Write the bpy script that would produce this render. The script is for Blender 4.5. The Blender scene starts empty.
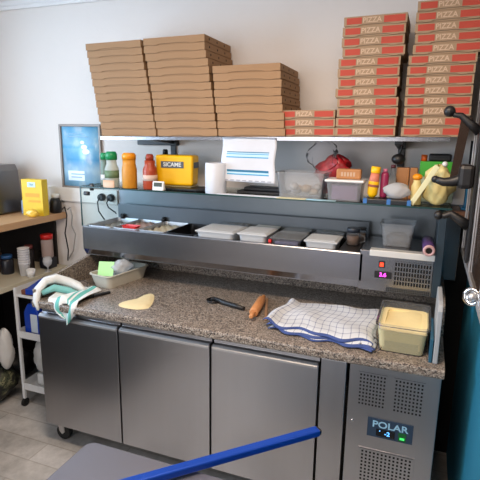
import bpy, bmesh, math, random
from mathutils import Vector, Matrix, Euler
random.seed(7)
PI = math.pi
scn = bpy.context.scene
COL = scn.collection

# ------------------------------------------------------------------ camera
cam_d = bpy.data.cameras.new('camera'); cam = bpy.data.objects.new('camera', cam_d); COL.objects.link(cam)
cam_d.sensor_width = 36; cam_d.sensor_height = 36; cam_d.sensor_fit = 'HORIZONTAL'
cam_d.lens = 480.14/480*36; cam_d.clip_start = .02
yaw, pit, rol = .3676, -.2152, .0136
fw = Vector((-math.sin(yaw)*math.cos(pit), math.cos(yaw)*math.cos(pit), math.sin(pit)))
rt = Vector((math.cos(yaw), math.sin(yaw), 0)); up = rt.cross(fw)
r2 = rt*math.cos(rol)+up*math.sin(rol); u2 = -rt*math.sin(rol)+up*math.cos(rol)
M = Matrix((r2, u2, -fw)).transposed().to_4x4(); M.translation = Vector((1.8744, -1.872, 1.7325))
cam.matrix_world = M
scn.camera = cam

# ------------------------------------------------------------------ world, light, exposure
w = bpy.data.worlds.new('world'); scn.world = w; w.use_nodes = True
w.node_tree.nodes['Background'].inputs[0].default_value = (.75, .85, 1, 1)
w.node_tree.nodes['Background'].inputs[1].default_value = 1.0
scn.view_settings.view_transform = 'Standard'; scn.view_settings.look = 'None'
scn.view_settings.exposure = -.12; scn.view_settings.gamma = 1; scn.view_settings.use_curve_mapping = False

def area(name, loc, target, sx, sy, energy, col, spread=PI):
    l = bpy.data.lights.new(name, 'AREA'); l.shape = 'RECTANGLE'; l.size = sx; l.size_y = sy
    l.energy = energy; l.color = col; l.spread = spread
    o = bpy.data.objects.new(name, l); COL.objects.link(o); o.location = loc
    o.rotation_euler = (Vector(target)-Vector(loc)).to_track_quat('-Z', 'Y').to_euler()
    return o
# daylight through the window in the left wall, a ceiling lamp over the work aisle
area('window_daylight', (-1.42, -.85, 1.75), (.4, .2, 1.45), 1.5, 1.0, 76, (.56, .77, 1.0))
area('ceiling_lamp_light', (1.3, -.85, 2.54), (1.3, -.80, 0), 1.2, .3, 45, (1.0, .79, .61))
area('rear_fill_light', (.4, -3.55, 1.6), (.6, 0, 1.2), 1.6, 1.2, 36, (.97, .94, .95))  # added fill from behind the camera, lifts the front-facing surfaces

# ------------------------------------------------------------------ materials
MATS = {}
def nt(name):
    m = bpy.data.materials.new(name); m.use_nodes = True
    return m, m.node_tree, m.node_tree.nodes['Principled BSDF']
def srgb(c):
    return tuple(((v/255)/12.92 if v/255 <= .04045 else ((v/255+.055)/1.055)**2.4) for v in c)
def mat(name, c, rough=.5, metal=0, noise=0, nscale=20, bump=0, bscale=80, stretch=None, spec=.5, trans=0, alpha=1, coat=0):
    if name in MATS: return MATS[name]
    m, t, b = nt(name); N, L = t.nodes, t.links
    col = srgb(c)+(1,)
    b.inputs['Base Color'].default_value = col; b.inputs['Roughness'].default_value = rough
    b.inputs['Metallic'].default_value = metal; b.inputs['Specular IOR Level'].default_value = spec
    b.inputs['Transmission Weight'].default_value = trans; b.inputs['Alpha'].default_value = alpha
    b.inputs['Coat Weight'].default_value = coat
    tc = N.new('ShaderNodeTexCoord'); mp = N.new('ShaderNodeMapping'); L.new(tc.outputs['Object'], mp.inputs[0])
    if stretch: mp.inputs['Scale'].default_value = stretch
    no = N.new('ShaderNodeTexNoise'); no.inputs['Scale'].default_value = nscale; no.inputs['Detail'].default_value = 4
    L.new(mp.outputs[0], no.inputs[0])
    k = noise if noise else .04
    mx = N.new('ShaderNodeMix'); mx.data_type = 'RGBA'
    mx.inputs[6].default_value = tuple(v*(1-k) for v in col[:3])+(1,); mx.inputs[7].default_value = tuple(min(1, v*(1+k)) for v in col[:3])+(1,)
    L.new(no.outputs[0], mx.inputs[0]); L.new(mx.outputs[2], b.inputs['Base Color'])
    if bump:
        n2 = N.new('ShaderNodeTexNoise'); n2.inputs['Scale'].default_value = bscale; n2.inputs['Detail'].default_value = 3
        L.new(mp.outputs[0], n2.inputs[0])
        bp = N.new('ShaderNodeBump'); bp.inputs['Strength'].default_value = bump; bp.inputs['Distance'].default_value = .004
        L.new(n2.outputs[0], bp.inputs['Height']); L.new(bp.outputs[0], b.inputs['Normal'])
    MATS[name] = m
    return m
def emit(name, c, s=2):
    m, t, b = nt(name); b.inputs['Base Color'].default_value = (0, 0, 0, 1)
    b.inputs['Emission Color'].default_value = srgb(c)+(1,); b.inputs['Emission Strength'].default_value = s
    MATS[name] = m; return m
def clear(name, c, amount=.15, rough=.08, milky=.0):
    """thin clear sheet: mostly see-through, a fresnel gloss, and a share of milky diffuse"""
    m = bpy.data.materials.new(name); m.use_nodes = True; t = m.node_tree; N, L = t.nodes, t.links
    N.clear(); out = N.new('ShaderNodeOutputMaterial')
    tr = N.new('ShaderNodeBsdfTransparent'); tr.inputs[0].default_value = srgb(c)+(1,)
    gl = N.new('ShaderNodeBsdfGlossy'); gl.inputs['Roughness'].default_value = rough
    df = N.new('ShaderNodeBsdfDiffuse'); df.inputs[0].default_value = srgb(c)+(1,)
    tl = N.new('ShaderNodeBsdfTranslucent'); tl.inputs[0].default_value = srgb(c)+(1,)
    a = N.new('ShaderNodeMixShader'); a.inputs[0].default_value = .4; L.new(df.outputs[0], a.inputs[1]); L.new(tl.outputs[0], a.inputs[2])
    b = N.new('ShaderNodeMixShader'); b.inputs[0].default_value = milky; L.new(tr.outputs[0], b.inputs[1]); L.new(a.outputs[0], b.inputs[2])
    lw = N.new('ShaderNodeLayerWeight'); lw.inputs['Blend'].default_value = amount
    d = N.new('ShaderNodeMixShader'); L.new(lw.outputs['Fresnel'], d.inputs[0]); L.new(b.outputs[0], d.inputs[1]); L.new(gl.outputs[0], d.inputs[2])
    L.new(d.outputs[0], out.inputs[0]); MATS[name] = m; return m

STEEL = mat('brushed steel', (150, 150, 154), .25, 1, noise=.05, nscale=6, bump=.05, bscale=300, stretch=(.3, 1, 8))
STEEL_V = mat('brushed steel doors', (178, 178, 182), .30, 1, noise=.03, nscale=4, bump=.02, bscale=60, stretch=(6, 1, .3))
STEEL_D = mat('dark steel', (96, 98, 102), .45, .9, noise=.1)
STEEL_B = mat('satin steel', (196, 196, 198), .42, .85)
CHROME = mat('chrome', (225, 225, 225), .12, 1)
BLACK = mat('black plastic', (22, 22, 24), .45)
BLACKM = mat('black shadow gap', (8, 8, 9), .9)
RUBBER = mat('black rubber', (18, 18, 18), .7)
WHITE = mat('white plastic', (222, 222, 220), .4)
WHITEM = mat('white metal', (215, 216, 216), .4)
PAPER = mat('white paper', (208, 212, 220), .8)
CARD = mat('brown cardboard', (154, 119, 84), .75, noise=.07, nscale=8)
CARDK = mat('kraft cardboard', (156, 130, 102), .75, noise=.06, nscale=8)
CARDRED = mat('red print on cardboard', (176, 64, 46), .7, noise=.06)
CARDTXT = mat('white print on cardboard', (196, 168, 142), .7)
WOOD = mat('light wood', (190, 150, 110), .5, noise=.18, nscale=5, stretch=(6, 1, 6))
WOODR = mat('orange beech', (196, 134, 84), .45, noise=.15, nscale=12)
WOODD = mat('reddish dark wood', (120, 84, 62), .35, noise=.25, nscale=5, stretch=(1, 6, 1))
GREEN = mat('green plastic', (22, 140, 84), .35)
YELLOW = mat('yellow plastic', (246, 190, 8), .38)
ORANGE = mat('orange plastic', (240, 150, 20), .35)
REDP = mat('red plastic', (205, 35, 32), .35)
BLUEP = mat('blue plastic', (18, 60, 165), .35)
GLASS = clear('clear glass', (242, 248, 247), .07, .03, .015)
GLASSE = mat('glass edge', (30, 62, 62), .2)
PLAST = clear('clear plastic', (244, 246, 248), .10, .12, .07)
PLASTM = clear('milky plastic', (240, 242, 244), .10, .25, .62)
PLASTH = clear('hazy plastic', (244, 246, 248), .10, .2, .17)
LIDW = clear('white lid plastic', (240, 242, 244), .10, .3, .88)
FILM = clear('cling film', (250, 250, 252), .07, .15, .03)
DOUGH = mat('pale dough', (224, 206, 160), .75, noise=.06, nscale=30, bump=.3, bscale=60)

def granite():
    m, t, b = nt('speckled granite'); N, L = t.nodes, t.links
    tc = N.new('ShaderNodeTexCoord')
    v = N.new('ShaderNodeTexVoronoi'); v.inputs['Scale'].default_value = 210; L.new(tc.outputs['Object'], v.inputs[0])
    sx = N.new('ShaderNodeSeparateColor'); L.new(v.outputs['Color'], sx.inputs[0])
    r = N.new('ShaderNodeValToRGB'); L.new(sx.outputs[0], r.inputs[0]); e = r.color_ramp.elements
    e[0].position = 0; e[0].color = srgb((60, 56, 54))+(1,); e[1].position = 1; e[1].color = srgb((210, 202, 190))+(1,)
    for p, c in ((.14, (98, 88, 82)), (.30, (136, 122, 110)), (.60, (160, 148, 136)), (.84, (182, 172, 160))):
        q = e.new(p); q.color = srgb(c)+(1,)
    r.color_ramp.interpolation = 'CONSTANT'
    n = N.new('ShaderNodeTexNoise'); n.inputs['Scale'].default_value = 14; L.new(tc.outputs['Object'], n.inputs[0])
    mx = N.new('ShaderNodeMix'); mx.data_type = 'RGBA'; mx.blend_type = 'MULTIPLY'; mx.inputs[0].default_value = .35
    L.new(r.outputs[0], mx.inputs[6]); L.new(n.outputs[0], mx.inputs[7]); L.new(mx.outputs[2], b.inputs['Base Color'])
    b.inputs['Roughness'].default_value = .32
    return m
GRANITE = granite()

def wallmat(name, c, c2, sc=1.2):
    m, t, b = nt(name); N, L = t.nodes, t.links
    tc = N.new('ShaderNodeTexCoord'); n = N.new('ShaderNodeTexNoise'); n.inputs['Scale'].default_value = sc; n.inputs['Detail'].default_value = 5
    L.new(tc.outputs['Object'], n.inputs[0])
    mx = N.new('ShaderNodeMix'); mx.data_type = 'RGBA'; mx.inputs[6].default_value = srgb(c)+(1,); mx.inputs[7].default_value = srgb(c2)+(1,)
    L.new(n.outputs[0], mx.inputs[0]); L.new(mx.outputs[2], b.inputs['Base Color'])
    n2 = N.new('ShaderNodeTexNoise'); n2.inputs['Scale'].default_value = 14; n2.inputs['Detail'].default_value = 6; L.new(tc.outputs['Object'], n2.inputs[0])
    bp = N.new('ShaderNodeBump'); bp.inputs['Strength'].default_value = .25; bp.inputs['Distance'].default_value = .01
    L.new(n2.outputs[0], bp.inputs['Height']); L.new(bp.outputs[0], b.inputs['Normal'])
    b.inputs['Roughness'].default_value = .75
    return m
WALL = wallmat('white plaster', (224, 218, 213), (218, 211, 205))
CEIL = wallmat('ceiling paint', (228, 226, 225), (222, 220, 218))
TEAL = wallmat('teal paint', (14, 108, 138), (20, 122, 150), 3)
DARKWALL = wallmat('brown wall paint', (96, 80, 70), (88, 72, 62))

def floormat():
    m, t, b = nt('worn vinyl floor'); N, L = t.nodes, t.links
    tc = N.new('ShaderNodeTexCoord')
    n = N.new('ShaderNodeTexNoise'); n.inputs['Scale'].default_value = 3; n.inputs['Detail'].default_value = 8; n.inputs['Roughness'].default_value = .7
    L.new(tc.outputs['Object'], n.inputs[0])
    r = N.new('ShaderNodeValToRGB'); L.new(n.outputs[0], r.inputs[0]); e = r.color_ramp.elements
    e[0].position = .32; e[0].color = srgb((142, 138, 134))+(1,); e[1].position = .68; e[1].color = srgb((212, 208, 204))+(1,)
    br = N.new('ShaderNodeTexBrick'); br.inputs['Scale'].default_value = 1.0; br.inputs['Brick Width'].default_value = .9; br.inputs['Row Height'].default_value = .15
    br.inputs['Color1'].default_value = (1, 1, 1, 1); br.inputs['Color2'].default_value = (.88, .87, .85, 1); br.inputs['Mortar'].default_value = (.72, .70, .66, 1); br.inputs['Mortar Size'].default_value = .004
    L.new(tc.outputs['Object'], br.inputs[0])
    mx = N.new('ShaderNodeMix'); mx.data_type = 'RGBA'; mx.blend_type = 'MULTIPLY'; mx.inputs[0].default_value = 1
    L.new(r.outputs[0], mx.inputs[6]); L.new(br.outputs[0], mx.inputs[7]); L.new(mx.outputs[2], b.inputs['Base Color'])
    b.inputs['Roughness'].default_value = .42
    return m
FLOORM = floormat()

def checkmat():
    """white tea towel with thin blue checks, in the cloth's own UV"""
    m, t, b = nt('blue checked cotton'); N, L = t.nodes, t.links
    uv = N.new('ShaderNodeUVMap'); sp = N.new('ShaderNodeSeparateXYZ'); L.new(uv.outputs[0], sp.inputs[0])
    outs = []
    for k, (o, f) in enumerate(((0, 15), (1, 8))):
        a = N.new('ShaderNodeMath'); a.operation = 'MULTIPLY'; a.inputs[1].default_value = f; L.new(sp.outputs[o], a.inputs[0])
        c = N.new('ShaderNodeMath'); c.operation = 'FRACT'; L.new(a.outputs[0], c.inputs[0])
        d = N.new('ShaderNodeMath'); d.operation = 'LESS_THAN'; d.inputs[1].default_value = .13; L.new(c.outputs[0], d.inputs[0]); outs.append(d)
    # border band
    e1 = N.new('ShaderNodeMath'); e1.operation = 'LESS_THAN'; e1.inputs[1].default_value = .035; L.new(sp.outputs[1], e1.inputs[0])
    s = N.new('ShaderNodeMath'); s.operation = 'ADD'; L.new(outs[0].outputs[0], s.inputs[0]); L.new(outs[1].outputs[0], s.inputs[1])
    s1 = N.new('ShaderNodeMath'); s1.operation = 'MULTIPLY'; s1.inputs[1].default_value = .42; L.new(s.outputs[0], s1.inputs[0])
    s2 = N.new('ShaderNodeMath'); s2.operation = 'ADD'; s2.use_clamp = True; L.new(s1.outputs[0], s2.inputs[0]); L.new(e1.outputs[0], s2.inputs[1])
    mx = N.new('ShaderNodeMix'); mx.data_type = 'RGBA'; mx.inputs[6].default_value = srgb((204, 208, 214))+(1,); mx.inputs[7].default_value = srgb((60, 78, 132))+(1,)
    L.new(s2.outputs[0], mx.inputs[0]); L.new(mx.outputs[2], b.inputs['Base Color']); b.inputs['Roughness'].default_value = .9
    return m
CHECK = checkmat()

def stripemat():
    m, t, b = nt('green striped cotton'); N, L = t.nodes, t.links
    uv = N.new('ShaderNodeUVMap'); sp = N.new('ShaderNodeSeparateXYZ'); L.new(uv.outputs[0], sp.inputs[0])
    r = N.new('ShaderNodeValToRGB'); L.new(sp.outputs[0], r.inputs[0]); r.color_ramp.interpolation = 'CONSTANT'
    e = r.color_ramp.elements; wht = srgb((222, 224, 222))+(1,); gr = srgb((104, 180, 172))+(1,)
    e[0].position = 0; e[0].color = wht; e[1].position = .30; e[1].color = gr
    for p_, c_ in ((.42, wht), (.62, gr), (.67, wht), (.72, gr), (.84, wht)):
        q = e.new(p_); q.color = c_
    L.new(r.outputs[0], b.inputs['Base Color']); b.inputs['Roughness'].default_value = .9
    return m
STRIPE = stripemat()

def camomat():
    m, t, b = nt('printed dark bag'); N, L = t.nodes, t.links
    tc = N.new('ShaderNodeTexCoord'); n = N.new('ShaderNodeTexNoise'); n.inputs['Scale'].default_value = 16; n.inputs['Detail'].default_value = 3
    L.new(tc.outputs['Object'], n.inputs[0]); r = N.new('ShaderNodeValToRGB'); L.new(n.outputs[0], r.inputs[0]); e = r.color_ramp.elements
    r.color_ramp.interpolation = 'CONSTANT'
    e[0].position = 0; e[0].color = srgb((26, 28, 26))+(1,); e[1].position = .50; e[1].color = srgb((66, 70, 50))+(1,)
    q = e.new(.58); q.color = srgb((128, 126, 96))+(1,); q = e.new(.63); q.color = srgb((40, 42, 38))+(1,)
    L.new(r.outputs[0], b.inputs['Base Color']); b.inputs['Roughness'].default_value = .5
    return m

def postermat():
    """blue sea-and-sky poster print, in the sheet's own UV"""
    m, t, b = nt('blue poster print'); N, L = t.nodes, t.links
    uv = N.new('ShaderNodeUVMap'); n = N.new('ShaderNodeTexNoise'); n.inputs['Scale'].default_value = 3.2; n.inputs['Detail'].default_value = 3
    L.new(uv.outputs[0], n.inputs[0])
    r = N.new('ShaderNodeValToRGB'); L.new(n.outputs[0], r.inputs[0]); e = r.color_ramp.elements
    e[0].position = .40; e[0].color = srgb((104, 180, 226))+(1,); e[1].position = .66; e[1].color = srgb((226, 238, 246))+(1,)
    q = e.new(.52); q.color = srgb((140, 202, 232))+(1,)
    sp = N.new('ShaderNodeSeparateXYZ'); L.new(uv.outputs[0], sp.inputs[0])
    r2_ = N.new('ShaderNodeValToRGB'); L.new(sp.outputs[1], r2_.inputs[0]); e = r2_.color_ramp.elements
    e[0].position = 0; e[0].color = srgb((170, 214, 236))+(1,); e[1].position = 1; e[1].color = srgb((120, 190, 232))+(1,)
    for p_, c_ in ((.28, (216, 232, 242)), (.45, (84, 156, 206)), (.62, (150, 200, 222)), (.66, (100, 178, 220)), (.72, (176, 214, 236))):
        q = e.new(p_); q.color = srgb(c_)+(1,)
    mx = N.new('ShaderNodeMix'); mx.data_type = 'RGBA'; mx.inputs[0].default_value = .5
    L.new(r.outputs[0], mx.inputs[6]); L.new(r2_.outputs[0], mx.inputs[7]); L.new(mx.outputs[2], b.inputs['Base Color'])
    b.inputs['Roughness'].default_value = .25
    return m

# ------------------------------------------------------------------ mesh builder
class MB:
    def __init__(s): s.bm = bmesh.new(); s.uvl = None
    def _uv(s):
        if s.uvl is None: s.uvl = s.bm.loops.layers.uv.new('UVMap')
        return s.uvl
    def hexa(s, P, m=0):
        v = [s.bm.verts.new(p) for p in P]
        for f in ((0, 3, 2, 1), (4, 5, 6, 7), (0, 1, 5, 4), (1, 2, 6, 5), (2, 3, 7, 6), (3, 0, 4, 7)):
            s.bm.faces.new([v[i] for i in f]).material_index = m
        return s
    def box(s, x0, x1, y0, y1, z0, z1, m=0):
        return s.hexa([(x0, y0, z0), (x1, y0, z0), (x1, y1, z0), (x0, y1, z0), (x0, y0, z1), (x1, y0, z1), (x1, y1, z1), (x0, y1, z1)], m)
    def tbox(s, x0, x1, y0, y1, z0, z1, tp, m=0):
        """box whose bottom is drawn in by tp"""
        return s.hexa([(x0+tp, y0+tp, z0), (x1-tp, y0+tp, z0), (x1-tp, y1-tp, z0), (x0+tp, y1-tp, z0), (x0, y0, z1), (x1, y0, z1), (x1, y1, z1), (x0, y1, z1)], m)
    def prism(s, pts, a0, a1, axis='x', m=0):
        """closed outline pts extruded from a0 to a1 along axis; pts are the two other coordinates in order"""
        def P(a, p):
            return {'x': (a, p[0], p[1]), 'y': (p[0], a, p[1]), 'z': (p[0], p[1], a)}[axis]
        A = [s.bm.verts.new(P(a0, p)) for p in pts]; B = [s.bm.verts.new(P(a1, p)) for p in pts]
        n = len(pts)
        s.bm.faces.new(A[::-1]).material_index = m; s.bm.faces.new(B).material_index = m
        for i in range(n): s.bm.faces.new([A[i], A[(i+1) % n], B[(i+1) % n], B[i]]).material_index = m
        return s
    def lathe(s, prof, c=(0, 0, 0), seg=20, m=0, sx=1, sy=1, axis=None, cap=True):
        R = []
        q = Vector((0, 0, 1)).rotation_difference(Vector(axis).normalized()) if axis else None
        for r, z in prof:
            ring = []
            for i in range(seg):
                a = 2*PI*i/seg; v = Vector((r*sx*math.cos(a), r*sy*math.sin(a), z))
                if q: v = q @ v
                ring.append(s.bm.verts.new(v+Vector(c)))
            R.append(ring)
        for a, b in zip(R, R[1:]):
            for i in range(seg):
                f = s.bm.faces.new([a[i], a[(i+1) % seg], b[(i+1) % seg], b[i]]); f.material_index = m; f.smooth = True
        if cap:
            s.bm.faces.new(R[0][::-1]).material_index = m; s.bm.faces.new(R[-1]).material_index = m
        return s
    def cyl(s, p0, p1, r0, r1=None, seg=16, m=0):
        r1 = r0 if r1 is None else r1; d = Vector(p1)-Vector(p0)
        return s.lathe([(r0, 0), (r1, d.length)], p0, seg, m, axis=d)
    def tube(s, pts, r, seg=10, m=0):
        pts = [Vector(p) for p in pts]; rs = r if isinstance(r, (list, tuple)) else [r]*len(pts)
        rings = []; prev = None
        for i, p in enumerate(pts):
            d = (pts[min(i+1, len(pts)-1)]-pts[max(i-1, 0)]).normalized()
            if prev is None: n = d.orthogonal().normalized()
            else: n = (prev-d*prev.dot(d)).normalized()
            prev = n; b = d.cross(n)
            rings.append([s.bm.verts.new(p+(n*math.cos(2*PI*k/seg)+b*math.sin(2*PI*k/seg))*rs[i]) for k in range(seg)])
        for a, b in zip(rings, rings[1:]):
            for k in range(seg):
                f = s.bm.faces.new([a[k], a[(k+1) % seg], b[(k+1) % seg], b[k]]); f.material_index = m; f.smooth = True
        s.bm.faces.new(rings[0][::-1]).material_index = m; s.bm.faces.new(rings[-1]).material_index = m
        return s
    def sphere(s, c, r, m=0, sx=1, sy=1, sz=1, seg=16):
        prof = [(max(1e-4, r*math.sin(PI*i/8)), -r*sz*math.cos(PI*i/8)) for i in range(9)]
        return s.lathe(prof, c, seg, m, sx, sy)
    def grid(s, fn, nu, nv, m=0, thick=0):
        uvl = s._uv()
        V = [[s.bm.verts.new(fn(i/nu, j/nv)) for j in range(nv+1)] for i in range(nu+1)]
        for i in range(nu):
            for j in range(nv):
                f = s.bm.faces.new([V[i][j], V[i+1][j], V[i+1][j+1], V[i][j+1]]); f.material_index = m; f.smooth = True
                for l, (a, b) in zip(f.loops, ((i, j), (i+1, j), (i+1, j+1), (i, j+1))): l[uvl].uv = (a/nu, b/nv)
        return s
    def tub(s, x0, x1, y0, y1, z0, z1, tp=.012, t=.002, lip=.006, m=0, rad=.02):
        """open rounded container with wall thickness and a rolled lip"""
        def ring(xa, xb, ya, yb, z, r):
            out = []
            for cx, cy, a0 in ((xb-r, yb-r, 0), (xa+r, yb-r, 90), (xa+r, ya+r, 180), (xb-r, ya+r, 270)):
                for k in range(5):
                    a = math.radians(a0+k*22.5); out.append(s.bm.verts.new((cx+r*math.cos(a), cy+r*math.sin(a), z)))
            return out
        e = tp
        rings = [ring(x0+e, x1-e, y0+e, y1-e, z0, rad), ring(x0, x1, y0, y1, z1-lip, rad), ring(x0-lip, x1+lip, y0-lip, y1+lip, z1-lip, rad),
                 ring(x0-lip, x1+lip, y0-lip, y1+lip, z1, rad), ring(x0+t, x1-t, y0+t, y1-t, z1, rad), ring(x0+e+t, x1-e-t, y0+e+t, y1-e-t, z0+t, rad)]
        for a, b in zip(rings, rings[1:]):
            n = len(a)
            for i in range(n): 
                f = s.bm.faces.new([a[i], a[(i+1) % n], b[(i+1) % n], b[i]]); f.material_index = m
        s.bm.faces.new(rings[0][::-1]).material_index = m; s.bm.faces.new(rings[-1]).material_index = m
        return s
    def build(s, name, mats, parent=None, bevel=0, solid=0, sub=0, label=None, seg=2):
        me = bpy.data.meshes.new(name)
        bmesh.ops.recalc_face_normals(s.bm, faces=s.bm.faces) if not solid else None
        s.bm.to_mesh(me); s.bm.free()
        for m in (mats if isinstance(mats, (list, tuple)) else [mats]): me.materials.append(m)
        o = bpy.data.objects.new(name, me); COL.objects.link(o)
        if parent: o.parent = parent
        if label: o['label'] = label
        if solid:
            d = o.modifiers.new('thickness', 'SOLIDIFY'); d.thickness = solid; d.offset = 0
        if sub:
            d = o.modifiers.new('smooth', 'SUBSURF'); d.levels = sub; d.render_levels = sub
        if bevel:
            d = o.modifiers.new('bevel', 'BEVEL'); d.width = bevel; d.segments = seg; d.limit_method = 'ANGLE'; d.angle_limit = math.radians(40)
        return o
_txt = {}
def text_part(name, body, size, m, parent, loc, rot=(PI/2, 0, 0), thick=.0004, sx=1):
    key = (body, size, sx)
    if key not in _txt:
        c = bpy.data.curves.new('lettering', 'FONT'); c.body = body; c.size = size; c.extrude = thick; c.align_x = 'CENTER'; c.align_y = 'CENTER'; c.offset = size*.02
        o = bpy.data.objects.new('lettering', c); COL.objects.link(o)
        dg = bpy.context.evaluated_depsgraph_get(); me = bpy.data.meshes.new_from_object(o.evaluated_get(dg))
        bpy.data.objects.remove(o)
        if sx != 1:
            for v in me.vertices: v.co.x *= sx
        me.name = name; _txt[key] = me
    me = _txt[key].copy(); me.materials.clear(); me.materials.append(m)
    o = bpy.data.objects.new(name, me); COL.objects.link(o); o.parent = parent; o.location = loc; o.rotation_euler = rot
    return o
def T(name, label, cat, loc=(0, 0, 0), rz=0, group=None, rot=None):
    o = bpy.data.objects.new(name, None); COL.objects.link(o); o.location = loc
    o.rotation_euler = rot if rot else (0, 0, rz); o.empty_display_size = .02
    return tag(o, label, cat, group)
def tag(o, label, cat, group=None, kind=None):
    o['label'] = label; o['category'] = cat
    if group: o['group'] = group
    if kind: o['kind'] = kind
    return o
def struct(o): o['kind'] = 'structure'; return o
def put(o, loc, rz=0, rot=None): o.location = loc; o.rotation_euler = rot if rot else (0, 0, rz); return o
def copy_tree(o, parent=None):
    c = o.copy(); COL.objects.link(c); c.parent = parent
    for ch in list(o.children): copy_tree(ch, c)
    return c

# ================================================================== THE ROOM
XR = 2.115; XL = -1.15; YF = -3.7; ZC = 2.62
struct(MB().box(XL-.1, XR+.1, YF-.1, .9, -.06, 0).build('floor', FLOORM))
struct(MB().box(XL-.1, XR+.1, YF-.1, .9, ZC, ZC+.06).build('ceiling', CEIL))
struct(MB().box(XL-.1, XR+.1, .80, .90, 0, ZC).build('wall_back', WALL))
b = MB()                                   # left wall with a window opening
b.box(XL-.1, XL, YF, -1.65, 0, ZC).box(XL-.1, XL, -.05, .8, 0, ZC).box(XL-.1, XL, -1.65, -.05, 0, 1.2).box(XL-.1, XL, -1.65, -.05, 2.3, ZC)
struct(b.build('wall_left', WALL))
b = MB().box(XL-.09, XL-.03, -1.65, -1.6, 1.2, 2.3).box(XL-.09, XL-.03, -.1, -.05, 1.2, 2.3).box(XL-.09, XL-.03, -1.6, -.1, 1.2, 1.25).box(XL-.09, XL-.03, -1.6, -.1, 2.25, 2.3).box(XL-.09, XL-.03, -.87, -.83, 1.25, 2.25)
struct(b.build('window_1', WHITE))
b = MB().box(XR, XR+.1, YF, .8, 0, 1.17).box(XR, XR+.1, YF, .8, 1.17, ZC, 1)
struct(b.build('wall_right', [TEAL, DARKWALL]))
b = MB(); b.box(XL-.1, -.45, YF-.1, YF, 0, ZC).box(1.25, XR+.1, YF-.1, YF, 0, ZC).box(-.45, 1.25, YF-.1, YF, 0, .9).box(-.45, 1.25, YF-.1, YF, 2.3, ZC)
struct(b.build('wall_front', WALL))
b = MB().box(-.45, -.4, YF-.08, YF-.02, .9, 2.3).box(1.2, 1.25, YF-.08, YF-.02, .9, 2.3).box(-.4, 1.2, YF-.08, YF-.02, .9, .95).box(-.4, 1.2, YF-.08, YF-.02, 2.25, 2.3).box(.38, .42, YF-.08, YF-.02, .95, 2.25)
struct(b.build('window_2', WHITE))
struct(MB().box(XL, XR, .775, .80, 2.525, 2.55).box(XL, XR, .785, .80, 2.55, 2.585).build('trim_1', CEIL, bevel=.006))
struct(MB().box(XL, -.02, .778, .80, 1.27, 1.365).build('trim_2', mat('white trunking', (226, 222, 216), .4), bevel=.003))
struct(MB().box(2.062, XR, .780, .799, 1.0, 1.72).box(2.006, XR, .780, .799, 0, 1.0).build('gap_shade', mat('black gap shade', (14, 14, 16), .8)))  # near-black sheet standing in for the shade in the gap beside the counter
# steel splash panel behind the prep unit
tag(MB().box(-.01, 2.06, .792, .7995, .9, 1.40).build('splashback', mat('grey steel panel', (112, 119, 124), .38, .85)), 'grey steel splashback panel on the wall behind the topping unit', 'splashback')

# ceiling lamp fitting (above the frame, gives the warm light)
lt = T('ceiling_light', 'long white ceiling batten lamp over the aisle', 'ceiling light', (1.3, -.85, 2.62))
MB().box(-.62, .62, -.17, .17, -.05, 0).build('housing', WHITE, lt)
MB().box(-.6, .6, -.15, .15, -.058, -.05).build('diffuser', emit('lamp diffuser', (255, 232, 205), 3), lt)

# ================================================================== REFRIGERATED COUNTER
zb, zt, ZW = .139, .829, .871
W = 2.0
ct = T('refrigerated_counter', 'long stainless steel three-door refrigerated pizza counter with speckled granite top on castors', 'refrigerated counter')
MB().box(.0, W, .045, .775, zb-.005, zt-.012).build('carcass', [BLACKM], ct)
b = MB().box(-.001, .004, .034, .78, zb, zt-.002).box(W-.004, W+.001, .034, .78, zb, zt-.002).box(0, W, .772, .78, zb, zt-.002)
b.build('side_panel', STEEL_D, ct)
def door(x0, x1):
    pr = [(0, zb), (0, zt-.058), (.001, zt-.050), (.012, zt-.043), (.030, zt-.040), (.034, zt-.012), (.040, zt-.012), (.040, zb)]
    d = MB().prism(pr, x0, x1, 'x').build('door', STEEL_V, ct, bevel=.0015)
    MB().prism([(-.0035, zt-.062), (-.0045, zt-.052), (.010, zt-.041), (.012, zt-.043), (.0015, zt-.050), (-.0005, zt-.062)], x0+.004, x1-.004, 'x').build('handle', STEEL_B, d)
door(0.002, .5015); door(.5115, 1.0095); door(1.0195, 1.5175)
MB().box(1.528, 1.634, .004, .040, zb, zt-.012).build('filler_panel', STEEL_V, ct, bevel=.0015)

def perforated(b, x0, x1, z0, z1, y, holes, t=.002, m=0):
    """front sheet at y facing -y with real square openings; holes = (cx, cz, half width, half height)"""
    xs = sorted({x0, x1} | {round(h[0]-h[2], 5) for h in holes} | {round(h[0]+h[2], 5) for h in holes})
    zs = sorted({z0, z1} | {round(h[1]-h[3], 5) for h in holes} | {round(h[1]+h[3], 5) for h in holes})
    V = {}
    def vv(x, z):
        if (x, z) not in V: V[(x, z)] = b.bm.verts.new((x, y, z))
        return V[(x, z)]
    hs = {(round(h[0], 4), round(h[1], 4)) for h in holes}
    for i in range(len(xs)-1):
        for j in range(len(zs)-1):
            cx, cz = (xs[i]+xs[i+1])/2, (zs[j]+zs[j+1])/2
            if any(abs(cx-h[0]) < h[2] and abs(cz-h[1]) < h[3] for h in holes): continue
            b.bm.faces.new([vv(xs[i], zs[j]), vv(xs[i+1], zs[j]), vv(xs[i+1], zs[j+1]), vv(xs[i], zs[j+1])]).material_index = m
def holegrid(x0, x1, z0, z1, nx, nz, hw, hh):
    return [(x0+(x1-x0)*(i+.5)/nx, z0+(z1-z0)*(j+.5)/nz, hw, hh) for i in range(nx) for j in range(nz)]
cp = MB().box(1.648, 1.998, .006, .040, zb, zt-.012).build('compressor_panel', STEEL_V, ct, bevel=.0015)
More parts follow.
